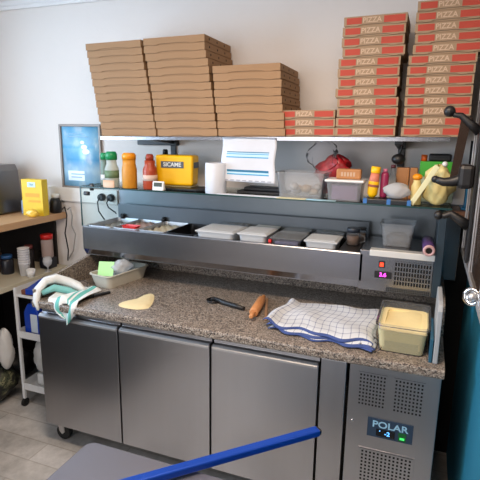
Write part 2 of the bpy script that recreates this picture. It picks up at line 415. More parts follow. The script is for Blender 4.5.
def vent(x0, x1, z0, z1, nx, nz, hw, hh, y, nm='vent', mgn=.004, mt=STEEL_V, par=cp):
    b = MB(); perforated(b, x0-mgn, x1+mgn, z0-mgn, z1+mgn, y, holegrid(x0, x1, z0, z1, nx, nz, hw, hh))
    b.box(x0-mgn, x1+mgn, y+.0015, y+.0022, z0-mgn, z1+mgn, 1)
    return b.build(nm, [mt, BLACKM], par)
vent(1.688, 1.796, .640, .785, 8, 9, .0036, .0042, .0035)
vent(1.828, 1.940, .638, .783, 8, 9, .0036, .0042, .0035)
g = vent(1.715, 1.922, .19, .440, 13, 15, .0040, .0045, -.001, 'compressor_grille')
MB().box(1.706, 1.931, -.001+.0024, .006, .182, .448).build('grille_frame', STEEL_V, g, bevel=.001)
pn = MB().box(1.735, 1.915, .0015, .006, .508, .592).build('control_panel', mat('slate control label', (42, 62, 84), .3), cp)
text_part('logo', 'POLAR', .040, mat('pale blue print', (150, 196, 222), .4), pn, (1.825, .0010, .567), sx=1.15)
MB().box(1.772, 1.846, .0002, .0015, .516, .548).build('display', mat('black display', (8, 10, 14), .15), pn)
text_part('digit', '-2', .026, emit('blue led', (90, 170, 255), 3), pn, (1.816, .0001, .532))
MB().box(1.784, 1.788, -.0002, .0002, .538, .543).build('indicator', MATS['blue led'], pn)
MB().box(1.860, 1.890, .0002, .0015, .513, .550).box(1.866, 1.884, -.0004, .0002, .520, .530, 1).build('switch', [mat('dark green rocker', (16, 96, 42), .3), emit('green light', (70, 230, 110), 1.5)], pn)
MB().cyl((1.672, .006, .56), (1.672, .0, .56), .005).build('lock', CHROME, cp)
def castor(x, y):
    c = MB().box(x-.045, x+.045, y-.04, y+.04, .128, .134).prism([(x-.022, .128), (x+.022, .128), (x+.030, .05), (x+.012, .035), (x-.005, .05)], y-.022, y-.018, 'y').prism([(x-.022, .128), (x+.022, .128), (x+.030, .05), (x+.012, .035), (x-.005, .05)], y+.018, y+.022, 'y').build('castor', STEEL_B, ct)
    MB().cyl((x+.014, y-.016, .044), (x+.014, y+.016, .044), .044, seg=24).build('wheel', RUBBER, c)
for x, y in ((.035, .085), (1.93, .085), (.07, .70), (1.93, .70)): castor(x, y)
# granite top with bull-nosed front and raised rims
pr = [(-.028, zt+.004), (-.030, zt+.010), (-.030, ZW-.010), (-.027, ZW-.003), (-.020, ZW), (.785, ZW), (.785, zt), (-.022, zt)]
MB().prism(pr, -.004, W+.004, 'x').build('worktop', GRANITE, ct)
MB().box(.016, W-.02, .755, .785, ZW, 1.015).build('upstand', GRANITE, ct, bevel=.003)
MB().prism([(-.02, ZW), (-.02, .925), (.05, .955), (.44, 1.012), (.785, 1.015), (.785, ZW)], -.004, .016, 'x').build('upstand', GRANITE, ct, bevel=.003)
MB().prism([(.30, ZW), (.34, .99), (.44, 1.012), (.785, 1.015), (.785, ZW)], W-.018, W+.004, 'x').build('upstand', GRANITE, ct, bevel=.003)

# ================================================================== TOPPING (PREP) UNIT
P0, P1 = 1.0175, 1.194
YF0 = .400; YB = .752
pu = T('topping_unit', 'stainless steel refrigerated topping unit with glass canopy on the granite counter', 'topping unit')
b = MB()
b.prism([(YF0+.026, P0), (YF0, P0+.040), (YF0, P1-.006), (YF0+.004, P1), (YF0+.022, P1), (YF0+.022, P1-.01), (YF0+.010, P1-.012), (YF0+.010, P0+.044), (YF0+.030, P0+.006)], -.004, 1.625, 'x')
b.box(-.004, .012, YF0+.022, YB, P0, P1).box(.012, 1.61, YB-.016, YB, P0, P1).box(.012, 1.61, YF0+.022, YB-.016, P0, P0+.012)
b.build('body', STEEL, pu, bevel=.0015)
pb = MB().box(1.61, 1.94, YF0, YB, P0, 1.2105).build('compressor_housing', STEEL, pu, bevel=.003)
MB().box(1.655, 1.942, YF0-.004, YF0+.05, 1.186, 1.2155).build('lip', mat('polished lip', (222, 220, 216), .5, .6), pb, bevel=.002)
vent(1.772, 1.932, 1.055, 1.168, 13, 5, .0038, .0082, YF0-.0025, 'vent', .003, STEEL, pb)
vent(1.742, 1.932, 1.0225, 1.040, 24, 2, .0022, .0034, YF0-.0025, 'vent', .002, STEEL_D, pb)
MB().box(1.700, 1.728, YF0-.004, YF0, 1.133, 1.165).box(1.706, 1.722, YF0-.007, YF0-.004, 1.140, 1.158, 1).build('power_switch', [BLACK, emit('red switch light', (255, 60, 30), 3.5)], pb)
th = MB().box(1.684, 1.762, YF0-.004, YF0, 1.083, 1.115).build('thermostat', BLACK, pb)
text_part('digit', '3.6', .026, emit('magenta led', (255, 70, 225), 4), th, (1.722, YF0-.0045, 1.099))
MB().box(1.940, 1.975, YF0-.006, YB, P0, 1.40).build('end_panel', mat('slate end panel', (44, 58, 68), .4, .2), pu, bevel=.003)
MB().box(.012, 1.61, YB-.012, YB-.004, P1, 1.285).build('rear_rail', mat('dull steel', (100, 105, 110), .45, .8), pu)
# cross rails that carry the pans
for i in range(1, 9):
    MB().box(.012+i*.1765-.0025, .012+i*.1765+.0025, YF0+.022, YB-.016, P1-.008, P1-.001).build('pan_rail', STEEL_B, pu)
# glass canopy
ga = .401
MB().box(-.004, 1.99, ga, YB, 1.424, 1.430).build('glass_top', GLASS, pu)
MB().box(-.004, 1.99, ga-.0035, ga, 1.423, 1.431).box(-.0075, -.004, ga-.0035, YB, 1.423, 1.431).build('glass_edge', GLASSE, pu)
MB().box(-.004, .002, ga, YB, P1+.002, 1.424).build('side_glass', GLASS, pu)
MB().box(-.005, .003, ga-.003, ga, P1+.002, 1.424).build('glass_edge', GLASSE, pu)
for x, z in ((.022, 1.385), (.055, 1.405)):
    MB().cyl((x-.02 if z < 1.4 else x, ga+.03, z), (x+.01 if z < 1.4 else x, ga+.03, z+(.0 if z < 1.4 else .04)), .012, seg=14).build('glass_clamp', STEEL_D, pu)
for x in (.055, .36, .9, 1.9):
    MB().cyl((x, .725, P1), (x, .725, P1+.03), .016, .012, seg=14).build('glass_foot', BLACK, pu)

# ---- gastronorm pans and lidded tubs in the unit
def pan(x0, x1, y0, y1, name, label, cat, fill=None, fillmat=None, grp=None, steel=STEEL_B, depth=.1):
    t = T(name, label, cat, ((x0+x1)/2, (y0+y1)/2, P1-depth), 0, grp)
    hx, hy = (x1-x0)/2-.004, (y1-y0)/2-.004
    MB().tub(-hx, hx, -hy, hy, 0, depth+.004, .012, .0015, .003, rad=.018).build('pan', steel, t)
    if fill is not None:
        r = random.Random(x0)
        MB().grid(lambda u, v: (-hx+.012+u*(2*hx-.024), -hy+.012+v*(2*hy-.024), fill+.010*math.sin(u*17+3*v)*math.cos(v*23)+r.random()*.004), 14, 22).build('filling', fillmat, t)
    return t
w3 = .1765; gx = lambda i: .012+i*w3
FY0, FY1 = YF0+.024, YB-.020
TG = 'steel pans in the topping unit'
pan(gx(0), gx(1), FY0, FY1, 'food_pan', 'steel food pan with grey filling at the far left of the topping unit', 'food pan', .072, mat('grey filling', (150, 152, 150), .5), TG)
pan(gx(1), gx(2), FY0, FY1, 'food_pan', 'steel food pan with sliced meat over dark red sauce, second pan from the left', 'food pan', .085, mat('pinkish sliced meat', (176, 150, 140), .5, noise=.25, nscale=30), TG)
pan(gx(2), gx(3), FY0, FY1, 'food_pan', 'steel food pan with pale grated cheese, right of the red pan', 'food pan', .080, mat('grated cheese', (196, 190, 170), .7, noise=.2, nscale=60, bump=.5), TG)
pan(gx(3), gx(4), FY0, FY1, 'food_pan', 'empty dark deep pan between the cheese pan and the white lids', 'food pan', None, None, TG, steel=mat('dark pan steel', (50, 50, 52), .35, .8), depth=.14)
tr_ = tag(MB().tub(-.050, .050, -.026, .026, 0, .014, .004, .0015, .002, rad=.01).build('red_tray', REDP), 'small red plastic tray resting on the second pan', 'tray')
put(tr_, (.300, .455, P1+.0045))
def lidded(x0, x1, y0, y1, label, lidm, bodym, name='lidded_container', z=P1-.055, h=.062, ridge=True, food=None, rz=0):
    t = T(name, label, 'container', ((x0+x1)/2, (y0+y1)/2, z), rz, 'lidded containers in the topping unit')
    hx, hy = (x1-x0)/2, (y1-y0)/2
    MB().tub(-hx+.006, hx-.006, -hy+.006, hy-.006, 0, h, .010, .0015, .003, rad=.02).build('tub', bodym, t)
    if food: MB().box(-hx+.022, hx-.022, -hy+.022, hy-.022, .004, h*.75).build('food', food, t, bevel=.004)
    L_ = MB()
    L_.box(-hx, hx, -hy, hy, h+.0005, h+.009)
    l = L_.build('lid', lidm, t, bevel=.004)
    if ridge: MB().box(-hx+.014, hx-.014, -hy+.014, hy-.014, h+.0095, h+.0125).build('lid_ridge', lidm, l, bevel=.002)
    return t
PURP = mat('sliced red onion', (96, 86, 120), .5, noise=.4, nscale=50)
HAM = mat('pale filling', (190, 178, 166), .6)
ZA = P1-.038
lidded(.728, .955, .420, .640, 'wide white-lidded container in the topping unit, right of the empty dark pan', LIDW, PLASTM, food=HAM, z=ZA)
lidded(.972, 1.138, .420, .630, 'white-lidded container in the front row, second lid from the left', LIDW, PLASTM, z=ZA+.006, food=HAM)
lidded(1.152, 1.318, .420, .600, 'clear-lidded container showing purple onion, front row of the topping unit', PLASTH, PLAST, food=PURP, z=ZA)
lidded(1.330, 1.498, .420, .600, 'white-lidded container at the right end of the front row, beside the spice jars', LIDW, PLASTM, food=HAM, z=ZA)
lidded(.760, .940, .652, .728, 'clear flat container behind the wide white lid, back row left', PLASTH, PLASTM, ridge=False, z=ZA)
lidded(.985, 1.125, .642, .728, 'pale lidded container in the back row, behind the second white lid', PLASTM, PLASTM, ridge=False, z=ZA)
lidded(1.160, 1.312, .612, .728, 'clear lidded container in the back row behind the purple onion', PLASTH, PLAST, ridge=False, food=HAM, z=ZA)
lidded(1.336, 1.492, .612, .728, 'clear grey-lidded container at the right end of the back row', PLASTH, PLAST, ridge=False, food=HAM, z=ZA)
tag(MB().box(1.143, 1.160, .428, .446, P1-.0005, P1+.018).build('red_clip', REDP, bevel=.004), 'small red clip on the front rim between two lids', 'clip')
# dark rack plate right of the lids with jars
tag(MB().box(1.505, 1.600, FY0, FY1, P1-.012, P1+.0005).build('cover_plate', mat('dark lid plate', (52, 50, 50), .35, .5), bevel=.002), 'dark steel cover plate under the spice jars', 'cover plate')
def jar(x, y, z, r, h, label, content, capm, lh=.018, handle=False):
    t = T('spice_jar', label, 'jar', (x, y, z))
    MB().lathe([(r*.92, 0), (r, .006), (r, h*.8), (r*.94, h)], seg=22).build('glass', PLAST, t)
    MB().lathe([(r*.85, .003), (r*.9, h*.72)], seg=20).build('content', content, t)
    MB().lathe([(r*.98, h+.0005), (r*.98, h+lh), (r*.9, h+lh+.002)], seg=22).build('lid', capm, t)
    if handle: MB().tube([(r*.99, 0, h*.8), (r+.022, 0, h*.7), (r+.024, 0, h*.35), (r*.99, 0, h*.2)], .005).build('handle', PLAST, t)
    return t
BROWN = mat('brown ground spice', (92, 66, 48), .8, noise=.3, nscale=60)
jar(1.553, .56, P1+.001, .034, .066, 'clear mug-shaped jar of brown spice with a dark lid', BROWN, mat('dark blue lid', (36, 44, 56), .4), .02, True)
jar(1.582, .66, P1+.001, .024, .062, 'smaller clear jar of brown spice behind the mug-shaped jar', BROWN, BLACK, .01)
t = T('plastic_tub', 'clear square tub standing on the right end of the topping unit', 'tub', (1.765, .600, 1.2115))
MB().tub(-.078, .078, -.085, .085, 0, .112, .014, .0018, .006, rad=.018).build('tub', PLASTH, t)
MB().lathe([(.05, .003), (.058, .03), (.04, .05)], (0, .01, 0), 14).build('content', mat('dark peppers', (70, 66, 64), .6, noise=.4, nscale=30), t)
# purple roll tube poking out at the right end
t = T('film_roll', 'purple cardboard tube of film lying on the right end of the topping unit', 'film roll', (1.912, .35, 1.245), 0, rot=(0, 0, .03))
d = (0, 1, 0)
MB().tube([(0, 0, 0), (0, .22, 0)], .026, 20).build('roll', mat('purple film', (78, 56, 104), .3), t)
MB().lathe([(.026, 0), (.024, .006), (.014, .0062), (.014, .0)], (0, -.0002, 0), 20, axis=(0, -1, 0), cap=False).build('rim', mat('pale pink rim', (188, 150, 150), .5), t)
MB().cyl((0, -.0005, 0), (0, -.0015, 0), .014, seg=16).build('core', BLACKM, t)

# ================================================================== WALL SHELF + BRACKETS
ZS = 1.722
sh = T('wall_shelf', 'long stainless steel wall shelf carrying the pizza box stacks', 'wall shelf')
b = MB().box(.105, 1.955, .468, .799, ZS-.004, ZS).box(.105, 1.955, .466, .470, ZS-.020, ZS)
sb = b.build('board', STEEL, sh, bevel=.001)
TILT = .0115
sb.rotation_euler = (0, -math.atan(TILT), 0)
sb.location = (0, 0, 0)
zs = lambda x: 1.7135+TILT*x
sb.location = Vector((0, 0, zs(0)))-Euler((0, -math.atan(TILT), 0)).to_matrix() @ Vector((0, 0, ZS))
for x, lb in ((.40, 1), (1.74, 0)):
    zt_ = zs(x)-.006
    br = MB().prism([(.52, zt_), (.786, zt_), (.786, ZS-.05), (.52, ZS-.025)], x-.02, x+.02, 'x').box(x-.018, x+.018, .788, .7985, ZS-.14, zt_)
    o = br.build('bracket', BLACK, sh, bevel=.003)
MB().box(.16, .44, .76, .796, ZS-.058, ZS-.012).build('support_rail', BLACK, sh, bevel=.004)
# ================================================================== PIZZA BOXES
def make_box(s, h, red):
    """square corrugated box: tray, and a lid whose front flap has the cut tabs; origin at the bottom front centre"""
    t = bpy.data.objects.new('pizza_box', None); COL.objects.link(t)
    f = s/2
    MB().box(-f+.003, f-.003, .006, s-.002, 0, h-.004).build('tray', CARD if not red else CARDK, t)
    b = MB()
    b.box(-f, f, .001, s, h-.0032, h-.0004)                         # top panel
    b.box(-f, -f+.0025, .004, s, .006, h-.003).box(f-.0025, f, .004, s, .006, h-.003).box(-f, f, s-.003, s, .006, h-.003)
    # front flap outline (x, z) with two lower tabs
    g = .0095
    pts = [(-f, h-.0005), (-f, .0035), (-f+.10*s, .0035), (-f+.13*s, .0008), (-f+.22*s, .0008), (-f+.26*s, g*.62), (-f+.40*s, g*.8), (f-.40*s, g*.8), (f-.26*s, g*.62), (f-.22*s, .0008), (f-.12*s, .0008), (f-.09*s, .0035), (f, .0035), (f, h-.0005)]
    b.prism(pts, 0, .0028, 'y')
    if red:
        z0, z1 = h*.24, h*.86
        b.box(-f+.012, -f+.29*s, -.0006, 0, z0, z1, 1).box(f-.36*s, f-.008, -.0006, 0, z0-.001, z1, 1)
        me = text_part('lettering', 'PIZZA', .030, CARDTXT, None, (0, 0, 0), sx=1.0).data
        for o_ in [o_ for o_ in bpy.data.objects if o_.data is me]: bpy.data.objects.remove(o_)
        me.transform(Matrix.Translation((-.010*s/.28-.003, -.0002, h*.55)) @ Matrix.Rotation(PI/2, 4, 'X'))
        n0 = len(b.bm.faces); b.bm.from_mesh(me); b.bm.faces.ensure_lookup_table()
        for k in range(n0, len(b.bm.faces)): b.bm.faces[k].material_index = 2
    else:
        for yy in (.06, .16, .26):                                   # small vent holes in the sides
            b.cyl((f+.0002, yy, h*.6), (f-.001, yy, h*.6), .006, seg=10, m=1)
    b.build('lid', [CARD, BLACKM] if not red else [CARDK, CARDRED, CARDTXT], t)
    return t
ORD = ['bottom', 'second from the bottom', 'third from the bottom', 'fourth from the bottom', 'fifth from the bottom', 'sixth from the bottom', 'seventh from the bottom', 'eighth from the bottom', 'ninth from the bottom', 'tenth from the bottom', 'eleventh from the bottom', 'twelfth from the bottom', 'thirteenth from the bottom']
protoB = make_box(.352, .0378, False); protoR = make_box(.270, .0425, True); protoR2 = make_box(.270, .0418, True); protoS = make_box(.272, .0412, True)
used = set()
def stack(proto, n, xb, xt, y, h, desc, group, kind, shift=None):
    rr = random.Random(int(xb*1000))
    for k in range(n):
        o = proto if proto.name not in used else copy_tree(proto)
        used.add(proto.name)
        f = k/max(1, n-1)
        x = xb+(xt-xb)*f+rr.uniform(-.003, .003)
        if shift: x += shift(k)
        a_ = rr.uniform(-.012, .012)
        put(o, (x-TILT*k*h, y+rr.uniform(-.003, .004), zs(x)+.0006+k*h), 0, (0, -math.atan(TILT), a_))
        pos = 'topmost' if k == n-1 else ORD[k]
        tag(o, f'{kind} pizza box, {pos} of {desc}', 'pizza box', group)
stack(protoB, 13, .315, .238, .440, .0382, 'the leftmost brown stack', 'brown pizza boxes on the wall shelf', 'plain brown')
stack(protoB, 13, .675, .605, .440, .0385, 'the second brown stack from the left', 'brown pizza boxes on the wall shelf', 'plain brown')
stack(protoB, 9, 1.034, 1.003, .438, .0383, 'the short brown stack', 'brown pizza boxes on the wall shelf', 'plain brown')
stack(protoS, 3, 1.316, 1.316, .452, .0415, 'the low three-box red stack', 'red and white pizza boxes on the wall shelf', 'red-printed')
stack(protoR, 12, 1.590, 1.592, .448, .0436, 'the middle red stack', 'red and white pizza boxes on the wall shelf', 'red-printed', lambda k: .012*(k >= 8)-.006*(k in (4, 9)))
stack(protoR2, 13, 1.886, 1.898, .448, .0432, 'the tall rightmost red stack', 'red and white pizza boxes on the wall shelf', 'red-printed', lambda k: .016*(k >= 8))

# ================================================================== THINGS ON THE GLASS CANOPY
ZG = 1.4305
def bottle(x, y, r, h, name, label, bodym, capm, caph=.03, neck=.6, labm=None, lab=(.25, .65), sq=1, content=None, capr=.62, cat='bottle', sh=None):
    t = T(name, label, cat, (x, y, ZG))
    prof = [(r*.94, 0), (r, .004), (r, h*.62), (r*.96, h*.7), (r*neck, h*.84), (r*neck, h)]
    MB().lathe(prof, seg=24, sy=sq).build('body', bodym, t)
    if labm: MB().lathe([(r*1.012, h*lab[0]), (r*1.012, h*lab[1])], seg=24, sy=sq).build('bottle_label', labm, t)
    c = MB().lathe([(r*capr, h+.0004), (r*capr, h+caph*.7), (r*capr*.75, h+caph)], seg=20)
    c.build('cap', capm, t)
    return t
HERB = mat('dried green herbs', (104, 128, 96), .6, noise=.4, nscale=60)
ORS = mat('orange spice', (206, 138, 34), .5, noise=.2, nscale=40)
REDS = mat('red hot sauce', (164, 62, 30), .4, noise=.25, nscale=30)
DGRN = mat('dark green glass', (40, 66, 52), .2)
bottle(.088, .52, .026, .150, 'spice_bottle', 'slim green-capped spice bottle with grey label, leftmost on the glass canopy', mat('grey green spice', (112, 130, 118), .5, noise=.3, nscale=40), GREEN, .040, .9, WHITE, (.2, .42), capr=.95)
bottle(.188, .448, .040, .155, 'spice_bottle', 'wide green-capped shaker of dried herbs with a pale band', clear('herb shaker plastic', (226, 232, 226), .1, .2, .8), GREEN, .046, .72, HERB, (.34, .62), capr=.82)
bottle(.305, .450, .042, .160, 'spice_bottle', 'orange-capped shaker filled with orange spice', ORS, ORANGE, .036, .86, None, capr=.92)
bottle(.345, .600, .028, .155, 'spice_bottle', 'dark bottle with green cap half hidden behind the orange shaker', DGRN, GREEN, .022, .8, mat('teal label', (20, 120, 110), .5), (.2, .6), capr=.9)
bottle(.432, .462, .040, .158, 'sauce_bottle', 'red-brown hot sauce bottle with cream label', REDS, mat('red brown cap', (150, 52, 30), .4), .034, .72, mat('cream label', (214, 184, 168), .6), (.30, .50), capr=.55)
bottle(.395, .700, .027, .182, 'sauce_bottle', 'tall slim black-capped bottle behind the hot sauce', mat('brown bottle', (96, 60, 44), .3), BLACK, .030, .55, mat('grey label', (150, 150, 150), .5), (.15, .55), capr=.6)
t = T('wooden_cup', 'small pale wooden dish in front of the green-capped shaker', 'dish', (.196, .4060-.004, ZG))
t2 = MB().lathe([(.036, 0), (.039, .004), (.039, .042), (.035, .042), (.035, .006)], seg=24, sy=.18).build('dish', mat('pale turned wood', (214, 178, 148), .5), t)
t = T('kitchen_timer', 'small white digital kitchen timer at the canopy edge', 'timer', (.513, .412, ZG), .05)
MB().prism([(-.009, 0), (.022, 0), (.010, .050), (-.001, .050)], -.034, .034, 'x').build('case', WHITE, t, bevel=.004)
MB().hexa([(-.024, -.0083, .022), (.024, -.0083, .022), (.024, -.0073, .022), (-.024, -.0073, .022), (-.024, -.0042, .043), (.024, -.0042, .043), (.024, -.0032, .043), (-.024, -.0032, .043)]).build('screen', mat('timer screen', (70, 78, 74), .3), t)
# black scale base with the yellow box
t = T('kitchen_scale', 'flat black kitchen scale with pale tray under the yellow box', 'scale', (.560, .560, ZG), .0)
MB().prism([(-.13, -.055), (-.11, -.10), (.16, -.10), (.20, -.06), (.20, .06), (-.13, .06)], 0, .012, 'z').build('base', BLACK, t, bevel=.004)
MB().box(-.09, .10, -.05, .05, .0125, .018).build('plate', mat('olive tray', (140, 132, 96), .5), t, bevel=.003)
t = T('yellow_box', 'bright yellow plastic box with a dark lettered badge beside the paper roll', 'box', (.545, .572, ZG+.0190), .10)
b = MB().tbox(-.116, .112, -.05, .06, 0, .168, .006)
b.build('body', YELLOW, t, bevel=.014, seg=4)
MB().box(-.078, .058, -.0515, -.0495, .098, .134).build('badge', mat('grey blue badge', (74, 84, 92), .4), t)
text_part('lettering', 'SICAME', .032, mat('white lettering', (226, 228, 224), .5), t, (-.010, -.0517, .116))
MB().box(.1105, .1125, -.03, .045, .098, .130).build('badge', MATS['grey blue badge'], t)
# white roll
t = T('paper_roll', 'upright white paper roll in front of the paper notice', 'paper roll', (.838, .452, ZG))
MB().lathe([(.054, 0), (.056, .003), (.056, .155), (.053, .158), (.018, .158), (.018, .13)], seg=32).build('roll', PAPER, t)
# dark tray behind the notice
tag(MB().box(.93, 1.19, .52, .68, ZG, ZG+.012).box(.96, 1.17, .55, .65, ZG+.012, ZG+.03).build('black_tray', mat('dark utensil tray', (48, 46, 50), .5), bevel=.004), 'low dark tray lying behind the paper notice', 'tray')
tag(MB().box(.86, 1.20, .403, .435, ZG, ZG+.004).build('white_strip', PAPER), 'flat white plastic strip on the canopy edge below the notice', 'strip')
# notice
t = T('paper_notice', 'white paper notice with blue lines taped to the shelf front', 'notice', (1.015, .4635, ZS-.002))
def nf(u, v): return (-.146+u*.292+.004*math.sin(v*9), -.004*math.sin(u*PI)-.012*v*v-.003*math.sin(u*7), -.222*v-.004*u*v)
b = MB(); b.grid(nf, 24, 24); b.build('sheet', PAPER, t, solid=.0006)
NBL = mat('blue print', (40, 150, 200), .6); NTL = mat('dark teal print', (20, 110, 150), .6); NPL = mat('pale blue print band', (186, 218, 238), .6); NGR = mat('grey print', (150, 156, 168), .6)
def band(v0, v1, u0, u1, m, nm='printed_line', off=.0009):
    b = MB(); b.grid(lambda u, v: tuple(Vector(nf(u0+(u1-u0)*u, v0+(v1-v0)*v))-Vector((0, off, 0))), 16, 1); return b.build(nm, m, t)
band(.315, .455, .10, .88, NPL); band(.315, .335, .10, .88, NTL, off=.0012); band(.36, .375, .10, .88, NBL, off=.0012); band(.43, .452, .10, .88, NBL, off=.0012)
band(.725, .84, .10, .88, NPL); band(.725, .775, .10, .88, NTL, off=.0012); band(.815, .84, .10, .88, NBL, off=.0012)
for q in range(8): band(.955, .978, .06+q*.115, .13+q*.115, NGR, off=.0012)
# clear box with film bag
t = T('clear_storage_box', 'large clear plastic box with wrapped bits inside, beside the notice', 'storage box', (1.298, .500, ZG), 0)
MB().tub(-.118, .118, -.085, .085, 0, .128, .012, .002, .007, rad=.02).build('tub', PLASTH, t)
b = MB(); rr = random.Random(3)
for q in range(9):
    b.sphere((rr.uniform(-.07, .07), rr.uniform(-.05, .05), .018+rr.random()*.04), rr.uniform(.020, .03), rr.choice((0, 1)), sz=.8)
b.build('wrapped_bits', [mat('pale foil', (176, 168, 160), .4), mat('beige wrap', (170, 146, 116), .6)], t)
def crumple(name, label, cat, loc, sx, sy, sz, m, seed=1, amp=.25, nu=26, nv=14, part=None, parent=None, rz=0):
    rr = random.Random(seed); ph = [rr.uniform(0, 6.28) for _ in range(8)]
    def fn(u, v):
        a = 2*PI*u; e = PI*v
        k = 1+amp*(.5*math.sin(3*a+ph[0]+4*e)+.4*math.sin(7*a+ph[1])*math.sin(5*e+ph[2])+.3*math.sin(11*a+ph[3]-6*e))*math.sin(e)
        return (sx*math.sin(e)*math.cos(a)*k, sy*math.sin(e)*math.sin(a)*k, sz*(1-math.cos(e))*.5*(1+.1*amp*math.sin(4*a)))
    b = MB(); b.grid(fn, nu, nv)
    bmesh.ops.remove_doubles(b.bm, verts=b.bm.verts, dist=1e-5)
    o = b.build(name, m, parent)
    if not parent: tag(o, label, cat); put(o, loc, rz)
    return o
crumple('film_bag', 'crumpled clear plastic bag rising from the clear box to the shelf', 'bag', (1.385, .530, ZG+.1285), .070, .045, .155, FILM, 5, .35)
tag(MB().box(1.19, 1.335, .395, .43, ZG+.0002, ZG+.0030).build('beige_label', mat('beige tape', (206, 200, 160), .6)), 'pale yellow tape strip on the canopy edge below the clear box', 'tape')
b = MB(); b.grid(lambda u, v: (1.34+u*.14, .392+v*.04-.000, ZG+.0016), 2, 2)
tag(b.build('blue_wipe', mat('pale blue cloth', (160, 200, 216), .8), solid=.002), 'pale blue wipe lying at the canopy edge beside the white-lidded box', 'cloth')
# white-lidded box with purple content, brown paper pack, red bag
t = T('storage_box', 'small clear box with white lid and purple contents under a paper pack', 'storage box', (1.513, .487, ZG))
MB().tub(-.084, .084, -.066, .066, 0, .090, .008, .002, .004, rad=.014).build('tub', PLASTH, t)
MB().box(-.062, .062, -.046, .046, .004, .076).build('content', mat('purple onions', (120, 92, 120), .5, noise=.5, nscale=45), t, bevel=.006)
MB().box(-.092, .092, -.073, .073, .0905, .102).build('lid', WHITE, t, bevel=.004)
t = T('paper_packet', 'small brown paper packet with white print on the white lid', 'packet', (1.525, .480, ZG+.1025), .05)
MB().box(-.058, .058, -.025, .030, 0, .048).build('wrapper', mat('tan wrapper', (180, 124, 76), .6, noise=.15, nscale=30, bump=.4), t, bevel=.007)
b = MB()
for q in range(5): b.box(-.035+q*.014, -.026+q*.014, -.0262, -.0250, .014, .034)
b.build('print', CARDTXT, t)
crumple('red_foil_bag', 'crumpled red and clear snack bag behind the paper packet', 'bag', (1.435, .620, ZG+.002), .085, .032, .205, mat('red foil', (168, 34, 42), .3, noise=.9, nscale=30, bump=1, bscale=40), 9, .5)
# black tray edge with blue tape
t = T('utensil_tray', 'flat black tray with blue tape ends at the canopy edge', 'tray', (1.710, .412, ZG))
MB().box(-.095, .105, -.010, .085, 0, .022).build('tray', mat('black tray plastic', (20, 24, 30), .35), t, bevel=.002)
for x in (-.095, .010, .098):
    MB().box(x-.007, x+.010, -.0112, .03, .0002, .0228).build('tape', mat('blue tape', (52, 110, 176), .5), t)
def slim(name, x, y, rz, tilt, label, cat, parts):
    t = T(name, label, cat, (x, y, ZG+.0235), 0, rot=(0, tilt, rz))
    for nm, prof, m, sy in parts: MB().lathe(prof, seg=18, sy=sy).build(nm, m, t)
    return t
slim('squeeze_bottle', 1.640, .455, 0, .08, 'yellow squeeze bottle with a slim tip, leaning left', 'bottle', [('body', [(.012, 0), (.023, .016), (.025, .065), (.021, .095)], YELLOW, .7), ('bottle_label', [(.0258, .050), (.0225, .088), (.0195, .114)], mat('pink label', (206, 120, 96), .5), .7), ('cap', [(.020, .1145), (.022, .116), (.021, .144)], YELLOW, .7)])
slim('sauce_tube', 1.690, .475, 0, .02, 'slim magenta tube standing beside the yellow squeeze bottle', 'tube', [('body', [(.015, 0), (.018, .01), (.018, .105), (.013, .118)], mat('magenta tube', (142, 34, 76), .35), .7), ('cap', [(.010, .1185), (.010, .134)], mat('pink cap', (196, 110, 140), .4), 1)])
slim('glass_bottle', 1.722, .540, 0, 0, 'clear glass bottle behind the cling film ball', 'bottle', [('body', [(.020, 0), (.022, .01), (.022, .08), (.009, .115), (.009, .135)], PLAST, 1), ('cap', [(.011, .1355), (.011, .150)], mat('dark red cap', (80, 26, 34), .4), 1)])
tag(crumple('cling_film', '', '', (1.752, .452, ZG+.0235), .058, .034, .074, PLASTM, 12, .2), 'crumpled ball of cling film on the black tray', 'film')
# dark pan hanging above
t = T('hanging_ladle', 'dark utensil hanging under the shelf above the glass bottle', 'utensil', (1.740, .56, 1.60))
MB().sphere((0, 0, .03), .032, sz=.8).build('head', BLACK, t); MB().tube([(.0, 0, .05), (.012, .01, .085), (.012, .02, .116)], .006).build('handle', BLACK, t)
# wooden blocks
WB = mat('wooden block', (166, 112, 62), .5, noise=.2, nscale=14)
for x, w_, lb, y in ((1.765, .060, 'larger pale wooden block left of the green box, behind the film', .60), (1.815, .034, 'smaller orange wooden block touching the green box', .60)):
    tag(put(MB().box(-w_/2, w_/2, -.03, .03, 0, .160).build('wooden_block', WB, bevel=.004), (x, y, ZG), 0), lb, 'wooden block')
t = T('spice_bottle', 'small yellow bottle with round orange cap beside the cling film', 'bottle', (1.835, .475, ZG))
MB().lathe([(.023, 0), (.024, .01), (.024, .085), (.016, .102), (.016, .112)], seg=20).build('body', mat('pale yellow plastic', (216, 196, 130), .5), t)
MB().sphere((0, 0, .126), .022, sz=.7).build('cap', ORANGE, t)
t = T('green_box', 'green and white cardboard box at the right end of the glass canopy', 'box', (1.918, .62, ZG))
MB().box(-.078, .078, -.03, .03, 0, .19).box(-.079, .079, -.0312, .0312, .120, .192, 1).build('carton', [mat('pale carton', (176, 190, 170), .6), mat('green carton', (60, 166, 48), .5)], t, bevel=.002)
b = MB(); b.box(1.875, 1.975, .60, .645, ZG+.1925, ZG+.228)
tag(b.build('black_clips', BLACK, bevel=.008), 'black clip pile lying on top of the green box', 'clips')
tag(put(MB().lathe([(.014, 0), (.014, .03)], seg=16).build('orange_cap', mat('orange cap', (216, 98, 30), .4)), (1.855, .607, ZG+.1925)), 'small orange cap on the left corner of the green box', 'cap')
t = T('cream_bag', 'crumpled cream and yellow plastic bag in front of the green box', 'bag', (1.925, .490, ZG))
